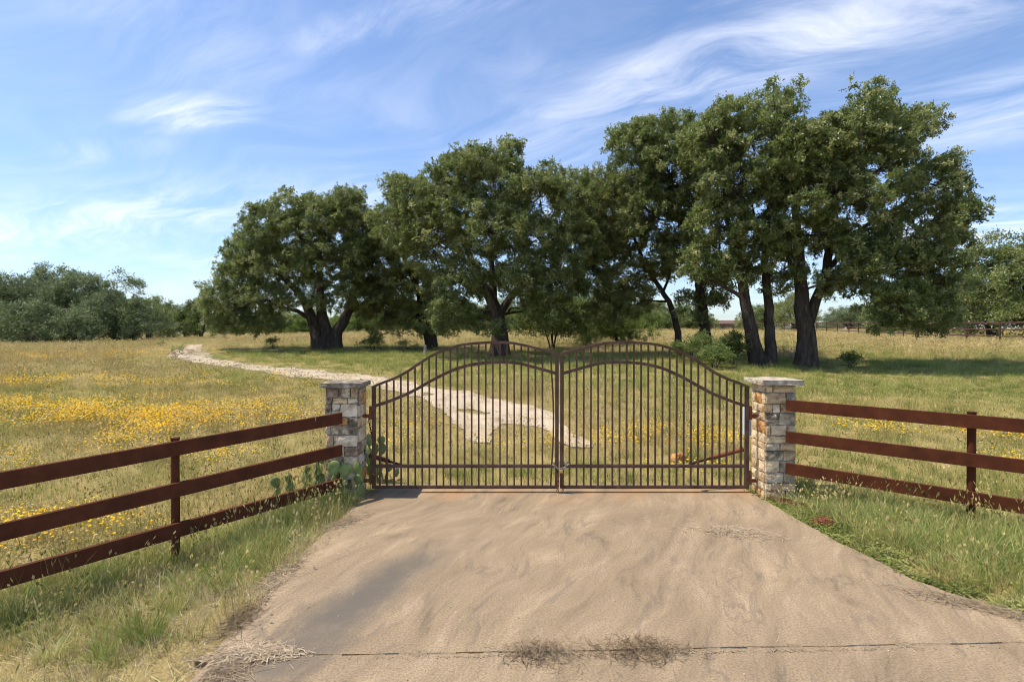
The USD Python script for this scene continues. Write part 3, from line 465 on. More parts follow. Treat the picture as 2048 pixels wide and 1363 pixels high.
def pillar(x0, x1, y0, y1, z_base, z_top, cap_h, cap_over, palette, rows, seed, label, cap_mat):
    rng = np.random.default_rng(seed); c = np.array([(x0 + x1) / 2, (y0 + y1) / 2, z_base]); t = thing('gate_pillar', label, 'pillar', c); H = z_top - z_base; wx, wy = x1 - x0, y1 - y0; cov = 0.024
    part(t, 'mortar_core', box((0, 0, H / 2 - .1), (wx - 2 * cov, wy - 2 * cov, H + .2)), mortar)
    for face, (w, dist) in enumerate(((wx, wy / 2), (wy - 2 * cov, wx / 2), (wx, wy / 2), (wy - 2 * cov, wx / 2))):   # front (-y), right (+x), back, left
        ang = face * math.pi / 2; R = np.array([[math.cos(ang), -math.sin(ang), 0], [math.sin(ang), math.cos(ang), 0], [0, 0, 1]])
        z = H - 0.004; ri = 0; rr = rows[face % len(rows)]
        while z > 0.03:
            hgt, cells = rr[ri % len(rr)]; ri += 1; hgt = min(hgt, z + .05); tot = sum(a for a, _ in cells); x = -w / 2
            for frac, col in cells:
                cw = w * frac / tot; sub = [(z - hgt, hgt)]
                if col.startswith('2'): sub = [(z - hgt, hgt * .48), (z - hgt * .52, hgt * .52)]; col = col[1:]
                for zb, hh in sub:
                    g = rng.uniform(.007, .018); v, f = rough_block(cw - g, hh - g, cov, rng)
                    v = v + [x + cw / 2, -dist, zb + hh / 2]; part(t, 'stone', (v @ R.T, f), STONES[palette.get(col, col)], smooth=35)
                x += cw
            z -= hgt
    # cap slab with a rough broken edge
    m = trimesh.creation.box((wx + 2 * cap_over, wy + 2 * cap_over, cap_h)).subdivide().subdivide().subdivide(); v = np.array(m.vertices); nn = fbm((v + seed) * 16, 3, seed) - .5
    edge_ = np.maximum(np.abs(v[:, 0]) / (wx / 2 + cap_over), np.abs(v[:, 1]) / (wy / 2 + cap_over)); side_ = edge_ > .98
    v[:, :2] *= 1 + (side_ * nn * .16)[:, None]; v[:, 2] += nn * .026 * np.where(v[:, 2] > 0, 1.0, .6); m.vertices = v; m.apply_translation((0, 0, H + cap_h / 2)); part(t, 'cap_slab', m, cap_mat, smooth=40)
    return t
rows_left = [[(.145, [(1, 'brown'), (1, 'dark'), (.55, 'tan')]), (.075, [(.5, 'dark'), (1, 'tan'), (.7, 'pale')]), (.19, [(.55, 'dark'), (.75, '2pale'), (1.6, 'pale')]), (.105, [(1.8, 'orange'), (.8, 'dark')]), (.14, [(.35, 'grey'), (1.8, 'dark')]), (.16, [(.5, 'tan'), (1.5, 'pale')]), (.14, [(.6, 'grey'), (.5, 'cream'), (.8, 'brown')]), (.16, [(1.2, 'grey'), (1, 'pale')]), (.16, [(.8, 'dark'), (1, 'grey')])],
             [(.08, [(1, 'grey')]), (.17, [(.6, 'grey'), (1.2, 'orange')]), (.17, [(1.5, 'pale'), (.7, 'tan')]), (.15, [(.7, 'tan'), (1, 'cream')]), (.20, [(1, 'pale')]), (.17, [(.6, 'brown'), (1, 'grey')]), (.15, [(1.4, 'pale'), (.6, 'dark')])]]
rows_right = [[(.105, [(.55, 'cream'), (1.9, 'tan')]), (.16, [(1.8, 'tan'), (.9, 'grey')]), (.12, [(.5, 'tan'), (.6, 'pale'), (1.2, 'tan')]), (.17, [(1.1, '2dark'), (1.4, 'grey')]), (.145, [(.4, 'tan'), (1.2, 'cream'), (.7, 'tan')]), (.11, [(2.2, 'cream'), (.5, 'tan')]), (.10, [(1, 'grey'), (1.1, 'tan')]), (.14, [(1.2, 'dark'), (.9, 'tan')]), (.16, [(.9, 'cream'), (1.1, 'grey')]), (.15, [(1, 'pale'), (.7, 'grey')])],
              [(.11, [(.8, 'cream'), (1, 'pale')]), (.16, [(.5, 'cream'), (1, 'orange'), (.5, 'cream')]), (.12, [(1.2, 'cream'), (.8, 'tan')]), (.12, [(1, '2cream'), (.8, 'tan')]), (.17, [(.7, 'tan'), (.9, 'orange')]), (.13, [(.8, 'cream'), (.8, 'cream')]), (.09, [(1.3, 'tan')]), (.18, [(.8, 'cream'), (1, 'cream')]), (.15, [(1, 'tan'), (.8, 'cream')]), (.14, [(.8, 'cream'), (.7, 'tan')])]]
CAP_L = stone('dark_cap_stone', (0.07, 0.064, 0.054), (0.20, 0.18, 0.15), (0.40, 0.36, 0.31)); CAP_R = stone('pale_cap_stone', (0.22, 0.195, 0.165), (0.42, 0.375, 0.32), (0.54, 0.49, 0.43))
pillar(-2.59, -2.14, 7.48, 7.94, -0.06, 1.525, 0.065, 0.055, {}, rows_left, 5, 'grey weathered stone gate pillar with dark thin cap left of the gate', CAP_L)
pillar(3.52, 3.945, 7.48, 7.94, -0.02, 1.562, 0.068, 0.072, {}, rows_right, 9, 'cream and tan stone gate pillar with pale thick cap right of the gate', CAP_R)

# ------------------------------------------------------------------ iron gate, two leaves
GY_ = 7.714
def zpx(y): return EYE - (y - HY) / 140.0
AX = (np.array([747, 767, 790, 819, 832, 847, 861, 876, 891, 905, 920, 934, 963, 992, 1020, 1049, 1078, 1107, 1116]) - 747) / 369.0
AZ = np.array([zpx(y) for y in (776, 767, 758.5, 743, 734, 724, 715, 707.5, 701, 696.5, 692, 689.5, 687, 685.7, 687, 692, 699.5, 707, 710)])
BX = (np.array([747, 772, 802, 832, 861, 891, 920, 949, 978, 1006, 1036, 1064, 1093, 1116]) - 747) / 369.0
BZ = np.array([zpx(y) for y in (812.8, 805, 793.5, 779.4, 762.7, 747, 735, 728, 724.7, 724, 726, 733, 741, 748)])
top_z, mid_z = PchipInterpolator(AX, AZ), PchipInterpolator(BX, BZ)
def flat_curve(xs, zs, w, d):
    """A flat bar of depth d and width w swept along a curve in the xz plane."""
    p = np.stack([xs, np.zeros_like(xs), zs], 1); t = np.gradient(p, axis=0); t /= np.linalg.norm(t, axis=1, keepdims=True); nrm = np.stack([-t[:, 2], np.zeros(len(p)), t[:, 0]], 1); n = len(p)
    v = np.concatenate([np.stack([p + nrm * w / 2 + [0, -d / 2, 0], p - nrm * w / 2 + [0, -d / 2, 0], p - nrm * w / 2 + [0, d / 2, 0], p + nrm * w / 2 + [0, d / 2, 0]], 1)]).reshape(-1, 3); f = []
    for i in range(n - 1):
        for j in range(4): a, b = 4 * i + j, 4 * i + (j + 1) % 4; f += [(a, b, b + 4), (a, b + 4, a + 4)]
    f += [(0, 2, 1), (0, 3, 2), (4 * n - 4, 4 * n - 3, 4 * n - 2), (4 * n - 4, 4 * n - 2, 4 * n - 1)]
    m = trimesh.Trimesh(v, f, process=False); trimesh.repair.fix_normals(m); return m
def gate_leaf(x_hinge, x_meet, label, bent):
    o = np.array([x_hinge, GY_, 0.0]); t = thing('gate_leaf', label, 'gate', o); W = x_meet - x_hinge; s = 1 if W > 0 else -1; X = lambda u: u * W
    zb = zpx(976.5); sw = 0.05
    part(t, 'hinge_stile', box((s * sw / 2, 0, (zb + top_z(0) + .01) / 2), (sw, sw, top_z(0) + .01 - zb), .003), gate_mat)
    part(t, 'meeting_stile', box((W - s * sw / 2, 0, (zb + top_z(1)) / 2), (sw, sw, top_z(1) - zb), .003), gate_mat)
    u = np.linspace(0, 1, 49); ui = np.linspace(sw / abs(W), 1 - sw / abs(W), 47)
    part(t, 'top_rail', flat_curve(X(u), top_z(u) + .012, .036, .056), gate_mat)
    part(t, 'arch_rail', flat_curve(X(ui), mid_z(ui), .042, .038), gate_mat)
    for name, y, h in (('lower_rail', 932, .046), ('bottom_rail', 974, .042)): part(t, name, box((W / 2, 0, zpx(y)), (abs(W) - 2 * sw - .002, .040, h), .003), gate_mat)
    n = 25
    for i in range(n):
        ub = ((i + .97) * 14.55 + 0) / 378.0 * .985 + .004; z1 = float(top_z(min(ub, 1))) - .008; x = X(ub)
        if bent and i == n - 1:
            zs = np.linspace(zb + .012, z1, 14); tt = (zs - zs[0]) / (zs[-1] - zs[0]); m = flat_curve(x + .018 + s * .042 * np.sin(tt * np.pi) ** 1.5 * .95 - .0 * tt, zs, .022, .022)
        else: m = box((x, 0, (zb + .012 + z1) / 2), (.0232, .0232, z1 - zb - .012), .002)
        m.apply_translation((0, -.0030, 0)); part(t, 'bar', m, gate_mat)
    # hinges: an arm from the pillar into a bracket on the stile
    for zc in (zpx(832), zpx(962)):
        part(t, 'hinge', cat_m([tube([(-s * .165, .02, zc), (-s * .03, .02, zc)], .026, 10), box((-s * .022, 0, zc + .05), (.036, .05, .19), .004)]), rust_orange)
    return t
gate_leaf(-2.0, 0.668, 'left leaf of the arched rusty iron double gate, with one bent bar', True)
gate_leaf(3.385, 0.690, 'right leaf of the arched rusty iron double gate beside the cream stone pillar', False)

def link_chain(path, mat, parent, link=0.042, wire=0.0045, name='link'):
    """Chain links, each turned a quarter from the last, along a polyline."""
    p = np.asarray(path, float); d = np.r_[0, np.cumsum(np.linalg.norm(np.diff(p, axis=0), axis=1))]; s = np.arange(link * .4, d[-1], link * .74)
    for i, si in enumerate(s):
        c = np.array([np.interp(si, d, p[:, k]) for k in range(3)]); c2 = np.array([np.interp(min(si + .01, d[-1]), d, p[:, k]) for k in range(3)]); c1 = np.array([np.interp(max(si - .01, 0), d, p[:, k]) for k in range(3)])
        x = (c2 - c1) / (np.linalg.norm(c2 - c1) + 1e-9); ref = np.array([0, 1., 0]) if i % 2 else np.array([1., 0, .3]); y = np.cross(ref, x); y /= np.linalg.norm(y) + 1e-9
        a = np.arange(11) / 10 * 2 * np.pi; ring = c + np.outer(np.cos(a) * link / 2, x) + np.outer(np.sin(a) * link * .32, y); part(parent, name, tube(ring, wire, 5, cap=False), mat, smooth=True)
yc = GY_ - 0.045
ch = thing('lock_chain', 'steel chain looped round both gate stiles in a V above the padlock', 'chain', (0.68, yc, zpx(938)))
o_ = np.array([0.68, yc, zpx(938)])
link_chain(np.array([at(1105, 929, yc), at(1112, 934, yc), at(1120, 939, yc)]) - o_, chain_mat, ch); link_chain(np.array([at(1138, 928, yc), at(1131, 933, yc), at(1123, 939, yc)]) - o_, chain_mat, ch)
link_chain(np.array([at(1104, 926, yc + .09), at(1120, 925, yc + .1), at(1139, 925, yc + .09)]) - o_, chain_mat, ch)
lk = thing('padlock', 'small brass padlock hanging where the gate chain meets', 'padlock', at(1122, 941, yc - .02))
part(lk, 'body', box((0, 0, -.012), (.055, .026, .048), .006), brass); a_ = np.linspace(0, math.pi, 9); part(lk, 'shackle', tube(np.stack([.017 * np.cos(a_), 0 * a_, .012 + .026 * np.sin(a_)], 1), .0045, 6), chain_mat, smooth=True)
for i, (px, lb) in enumerate(((1115.5, 'rusty chain hanging down the left meeting stile to the concrete'), (1126, 'rusty chain hanging down the right meeting stile to the concrete'))):
    p0 = at(px, 946, yc); c_ = thing('hanging_chain', lb, 'chain', p0); link_chain([(0, 0, 0), (0.002, 0, -.14), (0, 0, at(px, 986, yc)[2] - p0[2])], rust_orange, c_, link=.045, wire=.0055)
hc = at(737, 836, 7.70); c_ = thing('hanging_chain', 'rusty chain hanging from the upper hinge beside the grey pillar', 'chain', hc); link_chain([(0, 0, 0), (.02, 0, -.12), (.055, -.01, -.30)], rust, c_, link=.045, wire=.005)
# gate opener arms behind the leaves
def opener(a, b, label):
    a, b = np.asarray(a), np.asarray(b); t = thing('opener_arm', label, 'gate opener', a); d = b - a
    part(t, 'ram_tube', tube([d * .38, d], .034, 12), rust_orange, smooth=40); part(t, 'piston_rod', tube([d * 0.02, d * .40], .017, 10), rust, smooth=40); part(t, 'bracket', box((0, -.03, 0), (.07, .06, .05), .005), rust); part(t, 'end_cap', tube([d * 1.0, d * 1.02], .038, 12), rust, smooth=40)
opener(at(1383, 927, 7.82), at(1484, 899, 8.0), 'rusty ram of a gate opener slanting behind the right gate leaf')
opener(at(799, 929, 7.82), at(741, 911, 8.0), 'rusty ram of a gate opener slanting behind the left gate leaf')
pb = noisy('pale_blue_paint', [(0.3, (0.40, 0.48, 0.56)), (0.7, (0.50, 0.58, 0.66))], scale=5, rough=0.5)
bx_ = thing('control_box', 'narrow pale blue metal box behind the right gate hinge', 'box', at(1496, 870, 8.16)); part(bx_, 'body', box((0, 0, .21), (.11, .10, .42), .006), pb); part(bx_, 'door', box((0, -.053, .21), (.094, .006, .39), .002), pb); part(bx_, 'post', tube([(0, .0, -.95), (0, 0, 0)], .02, 8), rust)

# ------------------------------------------------------------------ rail fences
def rail_fence(a, b, za, zb, posts, label, group, gmin):
    """a, b: plan points of the near-pillar end and a far point; za, zb: tops of the three rails there."""
    o = np.array([a[0], a[1], gmin]); t = thing('rail_fence', label, 'fence', o); d = (b - a); nrm = np.array([d[1], -d[0]]) / np.linalg.norm(d)
    for z0, z1 in zip(za, zb):
        p0, p1 = np.array([*a, z0 - .076]), np.array([*b, z1 - .076]); e = (p1 - p0) / np.linalg.norm(p1 - p0); wv = np.cross([0, 0, 1], e); wv /= np.linalg.norm(wv); up_ = np.array([0, 0, 1.0]); part(t, 'rail', cat_m([bar_between(p0 + wv * k * .024, p1 + wv * k * .024, .004, .152, .001) for k in (-1, 1)] + [bar_between(p0 + up_ * k * .074, p1 + up_ * k * .074, .0435, .004, .001) for k in (-1, 1)]), rust, off=o)
    for u in posts:
        c = a + d * u; zt = za[0] + (zb[0] - za[0]) * u + .018; g = float(ground_z(*c)); back = nrm * 0.069 * (1 if (nrm @ -c) < 0 else -1)
        q = c + back; p = part(t, 'post', cat_m([tube([(q[0], q[1], g - .3), (q[0], q[1], zt)], .043, 16), tube([(q[0], q[1], zt), (q[0], q[1], zt + .012)], .047, 16)]), rust, smooth=40, off=o)
FL2 = FL[0] + (FL[1] - FL[0]) * 2.15; FR2 = FR[0] + (FR[1] - FR[0]) * 3.2
def ext(z0, z1, k): return z0 + (z1 - z0) * k
rail_fence(FL[0], FL2, [EYE - 1.062, EYE - 1.503, EYE - 1.965], [EYE + ext(-1.062, -1.19, 2.15), EYE + ext(-1.503, -1.64, 2.15), EYE + ext(-1.965, -2.055, 2.15)], [.595 / 2.15, 1.45 / 2.15, 0.98], 'shaded dark rusty steel fence with three flat rails running to the left pillar', None, 0)
rail_fence(FR[0], FR2, [EYE - .884, EYE - 1.316, EYE - 1.747], [EYE + ext(-.884, -.933, 3.2), EYE + ext(-1.316, -1.384, 3.2), EYE + ext(-1.747, -1.832, 3.2)], [.795 / 3.2, 1.9 / 3.2, 0.97], 'sunlit reddish steel fence with three flat rails running from the right pillar', None, 0)

# far pipe fence across the right of the field
def far_fence():
    base = [ray_ground(1250, 666), ray_ground(1440, 667), ray_ground(1560, 670.5), ray_ground(1665, 675), ray_ground(1860, 679), ray_ground(2060, 684)]
    base = [np.array([(px - CX) / F * y, y]) for px, y in ((1230, 125), (1440, 104), (1560, 84), (1702, 62), (1860, 44), (2040, 36), (2300, 29))]
    P = np.array(base); d = np.r_[0, np.cumsum(np.linalg.norm(np.diff(P, axis=0), axis=1))]; s = np.linspace(0, d[-1], 37); q = np.stack([np.interp(s, d, P[:, 0]), np.interp(s, d, P[:, 1])], 1); z = ground_z(q[:, 0], q[:, 1]); o = np.array([*q[0], z[0]])
    t = thing('pipe_fence', 'long rusty pipe fence with posts crossing the far right of the field', 'fence', o)
    for h, r in ((1.36, .06), (.9, .05), (.45, .05)):
        for i in range(0, 36): part(t, 'rail', tube([(*q[i], z[i] + h), (*q[i + 1], z[i + 1] + h)], r, 6), rust_far, off=o)
    for i in range(37): part(t, 'post', tube([(*q[i], z[i] - .2), (*q[i], z[i] + 1.42)], .055, 8), rust_far, off=o)
far_fence()

# ------------------------------------------------------------------ trees
def twig(n, R, leaf, rng, flat=.75, width=.5):
    """A spray of leaves round a few short twigs; grows towards +z."""
    nb = 4; dirs = rng.normal(0, 1, (nb, 3)); dirs[:, 2] = np.abs(dirs[:, 2]) + .3; dirs /= np.linalg.norm(dirs, axis=1, keepdims=True); k = rng.integers(0, nb, n)
    c = dirs[k] * (R * rng.uniform(.25, 1.0, n))[:, None] + rng.normal(0, R * .22, (n, 3)); c[:, 2] *= flat
    ax = dirs[k] + rng.normal(0, .8, (n, 3)); ax /= np.linalg.norm(ax, axis=1, keepdims=True); nr = rng.normal(0, .75, (n, 3)) + [0, 0, .8]; sd_ = np.cross(ax, nr); sd_ /= np.linalg.norm(sd_, axis=1, keepdims=True) + 1e-9; up = np.cross(sd_, ax)
    L = leaf * rng.uniform(.7, 1.25, n); W = L * width
    v = np.stack([c - ax * L[:, None] / 2, c + sd_ * W[:, None] / 2 + up * L[:, None] * .08, c + ax * L[:, None] / 2, c - sd_ * W[:, None] / 2 + up * L[:, None] * .08], 1).reshape(-1, 3)
    b = np.arange(n) * 4; return v, np.vstack([np.stack([b, b + 1, b + 2], 1), np.stack([b, b + 2, b + 3], 1)])
def quat_to(d, rng):
    """Quaternions turning +z to the directions d, after a random roll."""
    n = len(d); d = d / (np.linalg.norm(d, axis=1, keepdims=True) + 1e-9); a = rng.uniform(0, 2 * np.pi, n); qz = np.stack([np.cos(a / 2), np.zeros(n), np.zeros(n), np.sin(a / 2)], 1)
    w = 1 + d[:, 2]; q = np.stack([w, -d[:, 1], d[:, 0], np.zeros(n)], 1); bad = w < 1e-4; q[bad] = [0, 1, 0, 0]; q /= np.linalg.norm(q, axis=1, keepdims=True); return qmul(q, qz)
def wiggle(a, b, n, rng, amt, sag=0.0):
    t = np.linspace(0, 1, n)[:, None]; L = np.linalg.norm(b - a); p = a + (b - a) * t; w = rng.normal(0, 1, (2, 3)); p = p + amt * L * (np.sin(t * np.pi) * w[0] + np.sin(t * 2 * np.pi) * w[1] * .5); p[:, 2:] += sag * L * np.sin(t * np.pi); return p
def tree(name, label, cat, base, stems, lobes, leaf_mat, seed, group=None, clump=0.50, per_clump=8, leaf=0.092, nleaf=40, density=1.25, twigR=0.22, bark_mat=None, depth_fill=True, sides=9, clump_branch=True, hollow=.62, up_bias=.45):
    """stems: list of (polyline world points, r0, r1); lobes: (centre xyz, radii xyz). Trunk and limbs are one mesh; the crown is a spray of leaf twigs."""
    rng = np.random.default_rng(seed); bark_mat = bark_mat or bark; base = np.asarray(base, float); t = thing(name, label, cat, base, group); tubes = []; nodes, nr = [], []
    def add(p, r0, r1, sides_, power=1.0):
        r = r0 + (r1 - r0) * np.linspace(0, 1, len(p)) ** power; tubes.append(tube(p, r, sides_)); nodes.extend(p[1:]); nr.extend(r[1:])
    for p, r0, r1 in stems:
        p = np.asarray(p, float); d = np.r_[0, np.cumsum(np.linalg.norm(np.diff(p, axis=0), axis=1))]; s = np.linspace(0, d[-1], max(6, int(d[-1] / .35)))
        q = np.stack([PchipInterpolator(d, p[:, k])(s) for k in range(3)], 1); q[1:-1] += rng.normal(0, .018, (len(s) - 2, 3)); r = r0 + (r1 - r0) * (s / d[-1]); r = r * (1 + .45 * np.exp(-(s / (2.2 * r0 + .05))) * (p[0][2] <= base[2] + .35))
        tubes.append(tube(q, r, sides)); nodes.extend(q[max(1, int(len(q) * .35)):]); nr.extend(r[max(1, int(len(q) * .35)):])
    C = []
    order = sorted(lobes, key=lambda L: np.linalg.norm(L[0] - np.asarray(stems[0][0][-1])))
    for c, rad in order:
        N, R_ = np.array(nodes), np.array(nr); dd = np.linalg.norm(N - c, axis=1) + 1.2 * np.maximum(N[:, 2] - c[2], 0) + .1 * (R_ < .03); k = int(np.argmin(dd)); a = N[k]; L = np.linalg.norm(c - a)
        if L > .25: add(wiggle(a, c, max(4, int(L / .3)), rng, .07, .05), min(R_[k] * .8, .022 * L + .02), .012, 6)
        area = 4 * np.pi * ((rad[0] * rad[1]) ** 1.6 / 3 + (rad[0] * rad[2]) ** 1.6 / 3 + (rad[1] * rad[2]) ** 1.6 / 3) ** (1 / 1.6); n = max(3, int(density * area / (clump * clump * 2.0)))
        u = rng.normal(0, 1, (n, 3)); u[:, 2] += up_bias * .4; u /= np.linalg.norm(u, axis=1, keepdims=True); rr = rng.uniform(hollow, 1.06, n); pc = c + u * rad * rr[:, None]
        keepc = noise(pc * .9, seed) > .26; pc, u = pc[keepc], u[keepc]; C.append(np.c_[pc, u])
        if clump_branch:
            N, R_ = np.array(nodes[-60:]), np.array(nr[-60:]); tr = cKDTree(N)
            _, ks = tr.query(pc)
            for q, k in zip(pc, ks):
                if rng.uniform() < .75: tubes.append(tube(wiggle(N[k], q, 4, rng, .1), [min(R_[k], .016), .012, .008, .005], 3, cap=False))
    C = np.vstack(C); n = len(C); m = per_clump; pos = np.repeat(C[:, :3], m, 0) + rng.normal(0, clump * .34, (n * m, 3)) * [1, 1, .7]; out = np.repeat(C[:, 3:], m, 0) + rng.normal(0, .55, (n * m, 3)) + [0, 0, up_bias]
    # small gaps through the crown
    k = (noise(pos * 1.4, seed + 3) > .27) & (pos[:, 2] > ground_z(pos[:, 0], pos[:, 1]) + .35); pos, out = pos[k], out[k]
    s = rng.uniform(.7, 1.2, len(pos)); protos = [(twig(nleaf, twigR, leaf, rng), leaf_mat) for _ in range(4)]
    part(t, 'trunk', cat_m(tubes), bark_mat, smooth=50, off=base)
    tag(instancer(str(t.GetPath()) + '/crown', protos, pos - base, quat_to(out, rng), np.repeat(s[:, None], 3, 1), rng.integers(0, 4, len(pos))), kind='stuff')
    return t
def lobes_px(spec, depth, cx, half, fill, seed):
    """Photo ellipses at a distance become ellipsoids; wide crowns get lobes in front and behind so that they are as deep as wide."""
    rng = np.random.default_rng(seed); out = []; k = depth / F
    for s in spec:
        px, py, rx, ry = s[:4]; r = np.array([rx, (rx + ry) / 2, ry]) * k; D = fill * math.sqrt(max(0.05, 1 - min(1, abs(px - cx) / half) ** 2)) * half * k * .75
        for dz in ([s[4] * 1.0] if len(s) > 4 else ([-.62 * D, .55 * D] if D > r[1] * .9 else [rng.uniform(-.5, .5) * D])):
            y = depth + dz + rng.uniform(-.25, .25); p = at(px, py, y); out.append((p, r * rng.uniform(.93, 1.06)))
    return out
def stem_px(pts, depth, r0, r1, ground=True):
    p = [at(x, y, depth + (d[0] if d else 0)) for x, y, *d in pts]
    if ground: p[0][2] = float(ground_z(p[0][0], p[0][1])) - .12
    return (np.array(p), r0, r1)
def gbase(px, y): x = (px - CX) / F * y; return np.array([x, y, float(ground_z(x, y))])

OAK_G = None
# big forked oak, right
D5 = 20.0
tree('oak_tree', 'tallest live oak with a single thick trunk forking into two limbs, right of the group', 'tree', gbase(1610, D5),
     [stem_px([(1611, 733), (1612, 690), (1610, 650), (1603, 610), (1601, 560), (1596, 500), (1590, 440), (1600, 380), (1630, 310)], D5, .34, .05), stem_px([(1614, 655), (1632, 600), (1648, 560), (1655, 500), (1656, 440), (1668, 380), (1700, 300), (1735, 215)], D5, .20, .04, False),
      stem_px([(1650, 540), (1690, 500), (1720, 460), (1780, 420), (1850, 400)], D5, .11, .03, False), stem_px([(1604, 560), (1570, 500), (1560, 450)], D5, .10, .03, False), stem_px([(1640, 585), (1700, 560), (1760, 570), (1820, 590)], D5, .10, .03, False)],
     lobes_px([(1735, 215, 34, 48), (1715, 275, 62, 45), (1785, 268, 40, 42), (1852, 242, 30, 24), (1648, 285, 55, 42), (1755, 340, 85, 58), (1878, 365, 50, 48), (1908, 425, 34, 32), (1842, 455, 78, 58), (1700, 410, 62, 45), (1615, 385, 58, 52), (1770, 540, 85, 55), (1862, 545, 46, 62), (1800, 615, 66, 38), (1865, 630, 40, 36), (1600, 300, 52, 46), (1655, 330, 50, 46), (1720, 500, 45, 40), (1640, 470, 40, 34), (1680, 560, 36, 32), (1560, 470, 36, 40)], D5, 1720, 250, .62, 1), LEAF[0], 101, OAK_G)
# twin-stemmed oak
D3 = 20.6
tree('oak_tree', 'live oak with two bare stems rising from one base, left of the forked oak', 'tree', gbase(1526, D3),
     [stem_px([(1519, 731), (1508, 690), (1497, 640), (1487, 590), (1478, 540), (1465, 480), (1450, 400), (1450, 300)], D3, .27, .04), stem_px([(1540, 731), (1541, 690), (1538, 640), (1534, 580), (1530, 520), (1535, 440), (1545, 340), (1548, 250)], D3, .21, .04),
      stem_px([(1490, 600), (1460, 580), (1430, 565), (1395, 555)], D3, .09, .03, False), stem_px([(1480, 540), (1510, 480), (1500, 400)], D3, .10, .03, False)],
     lobes_px([(1455, 235, 36, 42), (1548, 222, 40, 44), (1500, 285, 62, 42), (1420, 290, 62, 48), (1585, 290, 40, 42), (1475, 370, 76, 52), (1555, 380, 48, 46), (1440, 450, 60, 44), (1520, 470, 52, 44), (1480, 540, 46, 36), (1560, 545, 40, 36), (1410, 520, 44, 36)], D3, 1490, 150, .85, 2), LEAF[0], 102, OAK_G)
D2 = 24.0
tree('oak_tree', 'live oak with a short leaning dark trunk behind the feathery green bushes', 'tree', gbase(1418, D2),
     [stem_px([(1420, 705), (1408, 650), (1402, 600), (1395, 550), (1375, 480), (1350, 400), (1330, 320)], D2, .26, .04), stem_px([(1400, 580), (1430, 530), (1440, 470)], D2, .09, .03, False)],
     lobes_px([(1250, 285, 34, 34), (1290, 280, 52, 42), (1350, 275, 50, 40), (1395, 300, 44, 40), (1262, 345, 48, 46), (1340, 350, 66, 52), (1392, 420, 56, 46), (1300, 425, 56, 46), (1360, 500, 56, 40), (1425, 575, 34, 34), (1390, 610, 32, 24)], D2, 1330, 110, .9, 3), LEAF[0], 103, OAK_G)
D1 = 25.0
tree('oak_tree', 'slender live oak with a thin slanting trunk left of the short leaning oak', 'tree', gbase(1356, D1),
     [stem_px([(1358, 700), (1354, 660), (1345, 620), (1325, 585), (1300, 550), (1270, 480), (1240, 420)], D1, .17, .03), stem_px([(1325, 585), (1340, 540), (1330, 490)], D1, .07, .02, False)],
     lobes_px([(1200, 375, 36, 34), (1225, 395, 44, 46), (1255, 465, 52, 46), (1170, 440, 34, 40), (1205, 480, 40, 46), (1188, 550, 38, 46), (1260, 555, 56, 40), (1210, 615, 40, 34), (1320, 540, 40, 30), (1270, 610, 34, 24)], D1, 1240, 90, .95, 4), LEAF[1], 104, OAK_G)
# middle oak behind the gate
DM = 24.0
tree('oak_tree', 'broad live oak directly behind the left gate leaf with spreading dark limbs', 'tree', gbase(1000, DM),
     [stem_px([(998, 714), (1000, 680), (996, 640), (985, 600), (960, 560), (935, 500), (910, 430)], DM, .38, .05), stem_px([(1006, 714), (1006, 660), (1000, 630), (975, 590), (930, 570), (880, 540)], DM, .20, .04), stem_px([(996, 640), (1025, 590), (1055, 560), (1085, 510), (1100, 440)], DM, .20, .04, False), stem_px([(990, 610), (985, 540), (985, 460), (990, 380)], DM, .16, .04, False)],
     lobes_px([(1022, 312, 26, 24), (960, 328, 54, 34), (910, 345, 42, 36), (1000, 375, 66, 44), (895, 400, 64, 44), (1080, 395, 58, 44), (832, 392, 46, 30), (795, 375, 26, 22), (1108, 360, 34, 26), (1150, 395, 42, 46), (1160, 475, 38, 46), (1080, 475, 58, 44), (980, 465, 78, 50), (875, 485, 66, 46), (790, 445, 48, 46), (1130, 548, 48, 42), (1040, 555, 64, 40), (925, 560, 56, 42), (1095, 615, 48, 32), (975, 640, 40, 26), (905, 630, 46, 34)], DM, 970, 220, .8, 5), LEAF[0], 105, OAK_G)
DB = 29.0
tree('oak_tree', 'paler live oak with drooping foliage in the gap between the two broad oaks', 'tree', gbase(858, DB),
     [stem_px([(860, 700), (862, 670), (850, 630), (835, 580), (810, 520), (790, 460)], DB, .30, .04), stem_px([(856, 700), (850, 660), (820, 610), (790, 570)], DB, .16, .04)],
     lobes_px([(800, 465, 52, 50), (752, 535, 56, 50), (820, 575, 64, 48), (772, 630, 48, 36), (850, 640, 40, 30), (728, 480, 38, 46), (740, 600, 36, 36)], DB, 790, 95, .9, 6), LEAF[1], 106, OAK_G)
DL = 28.0
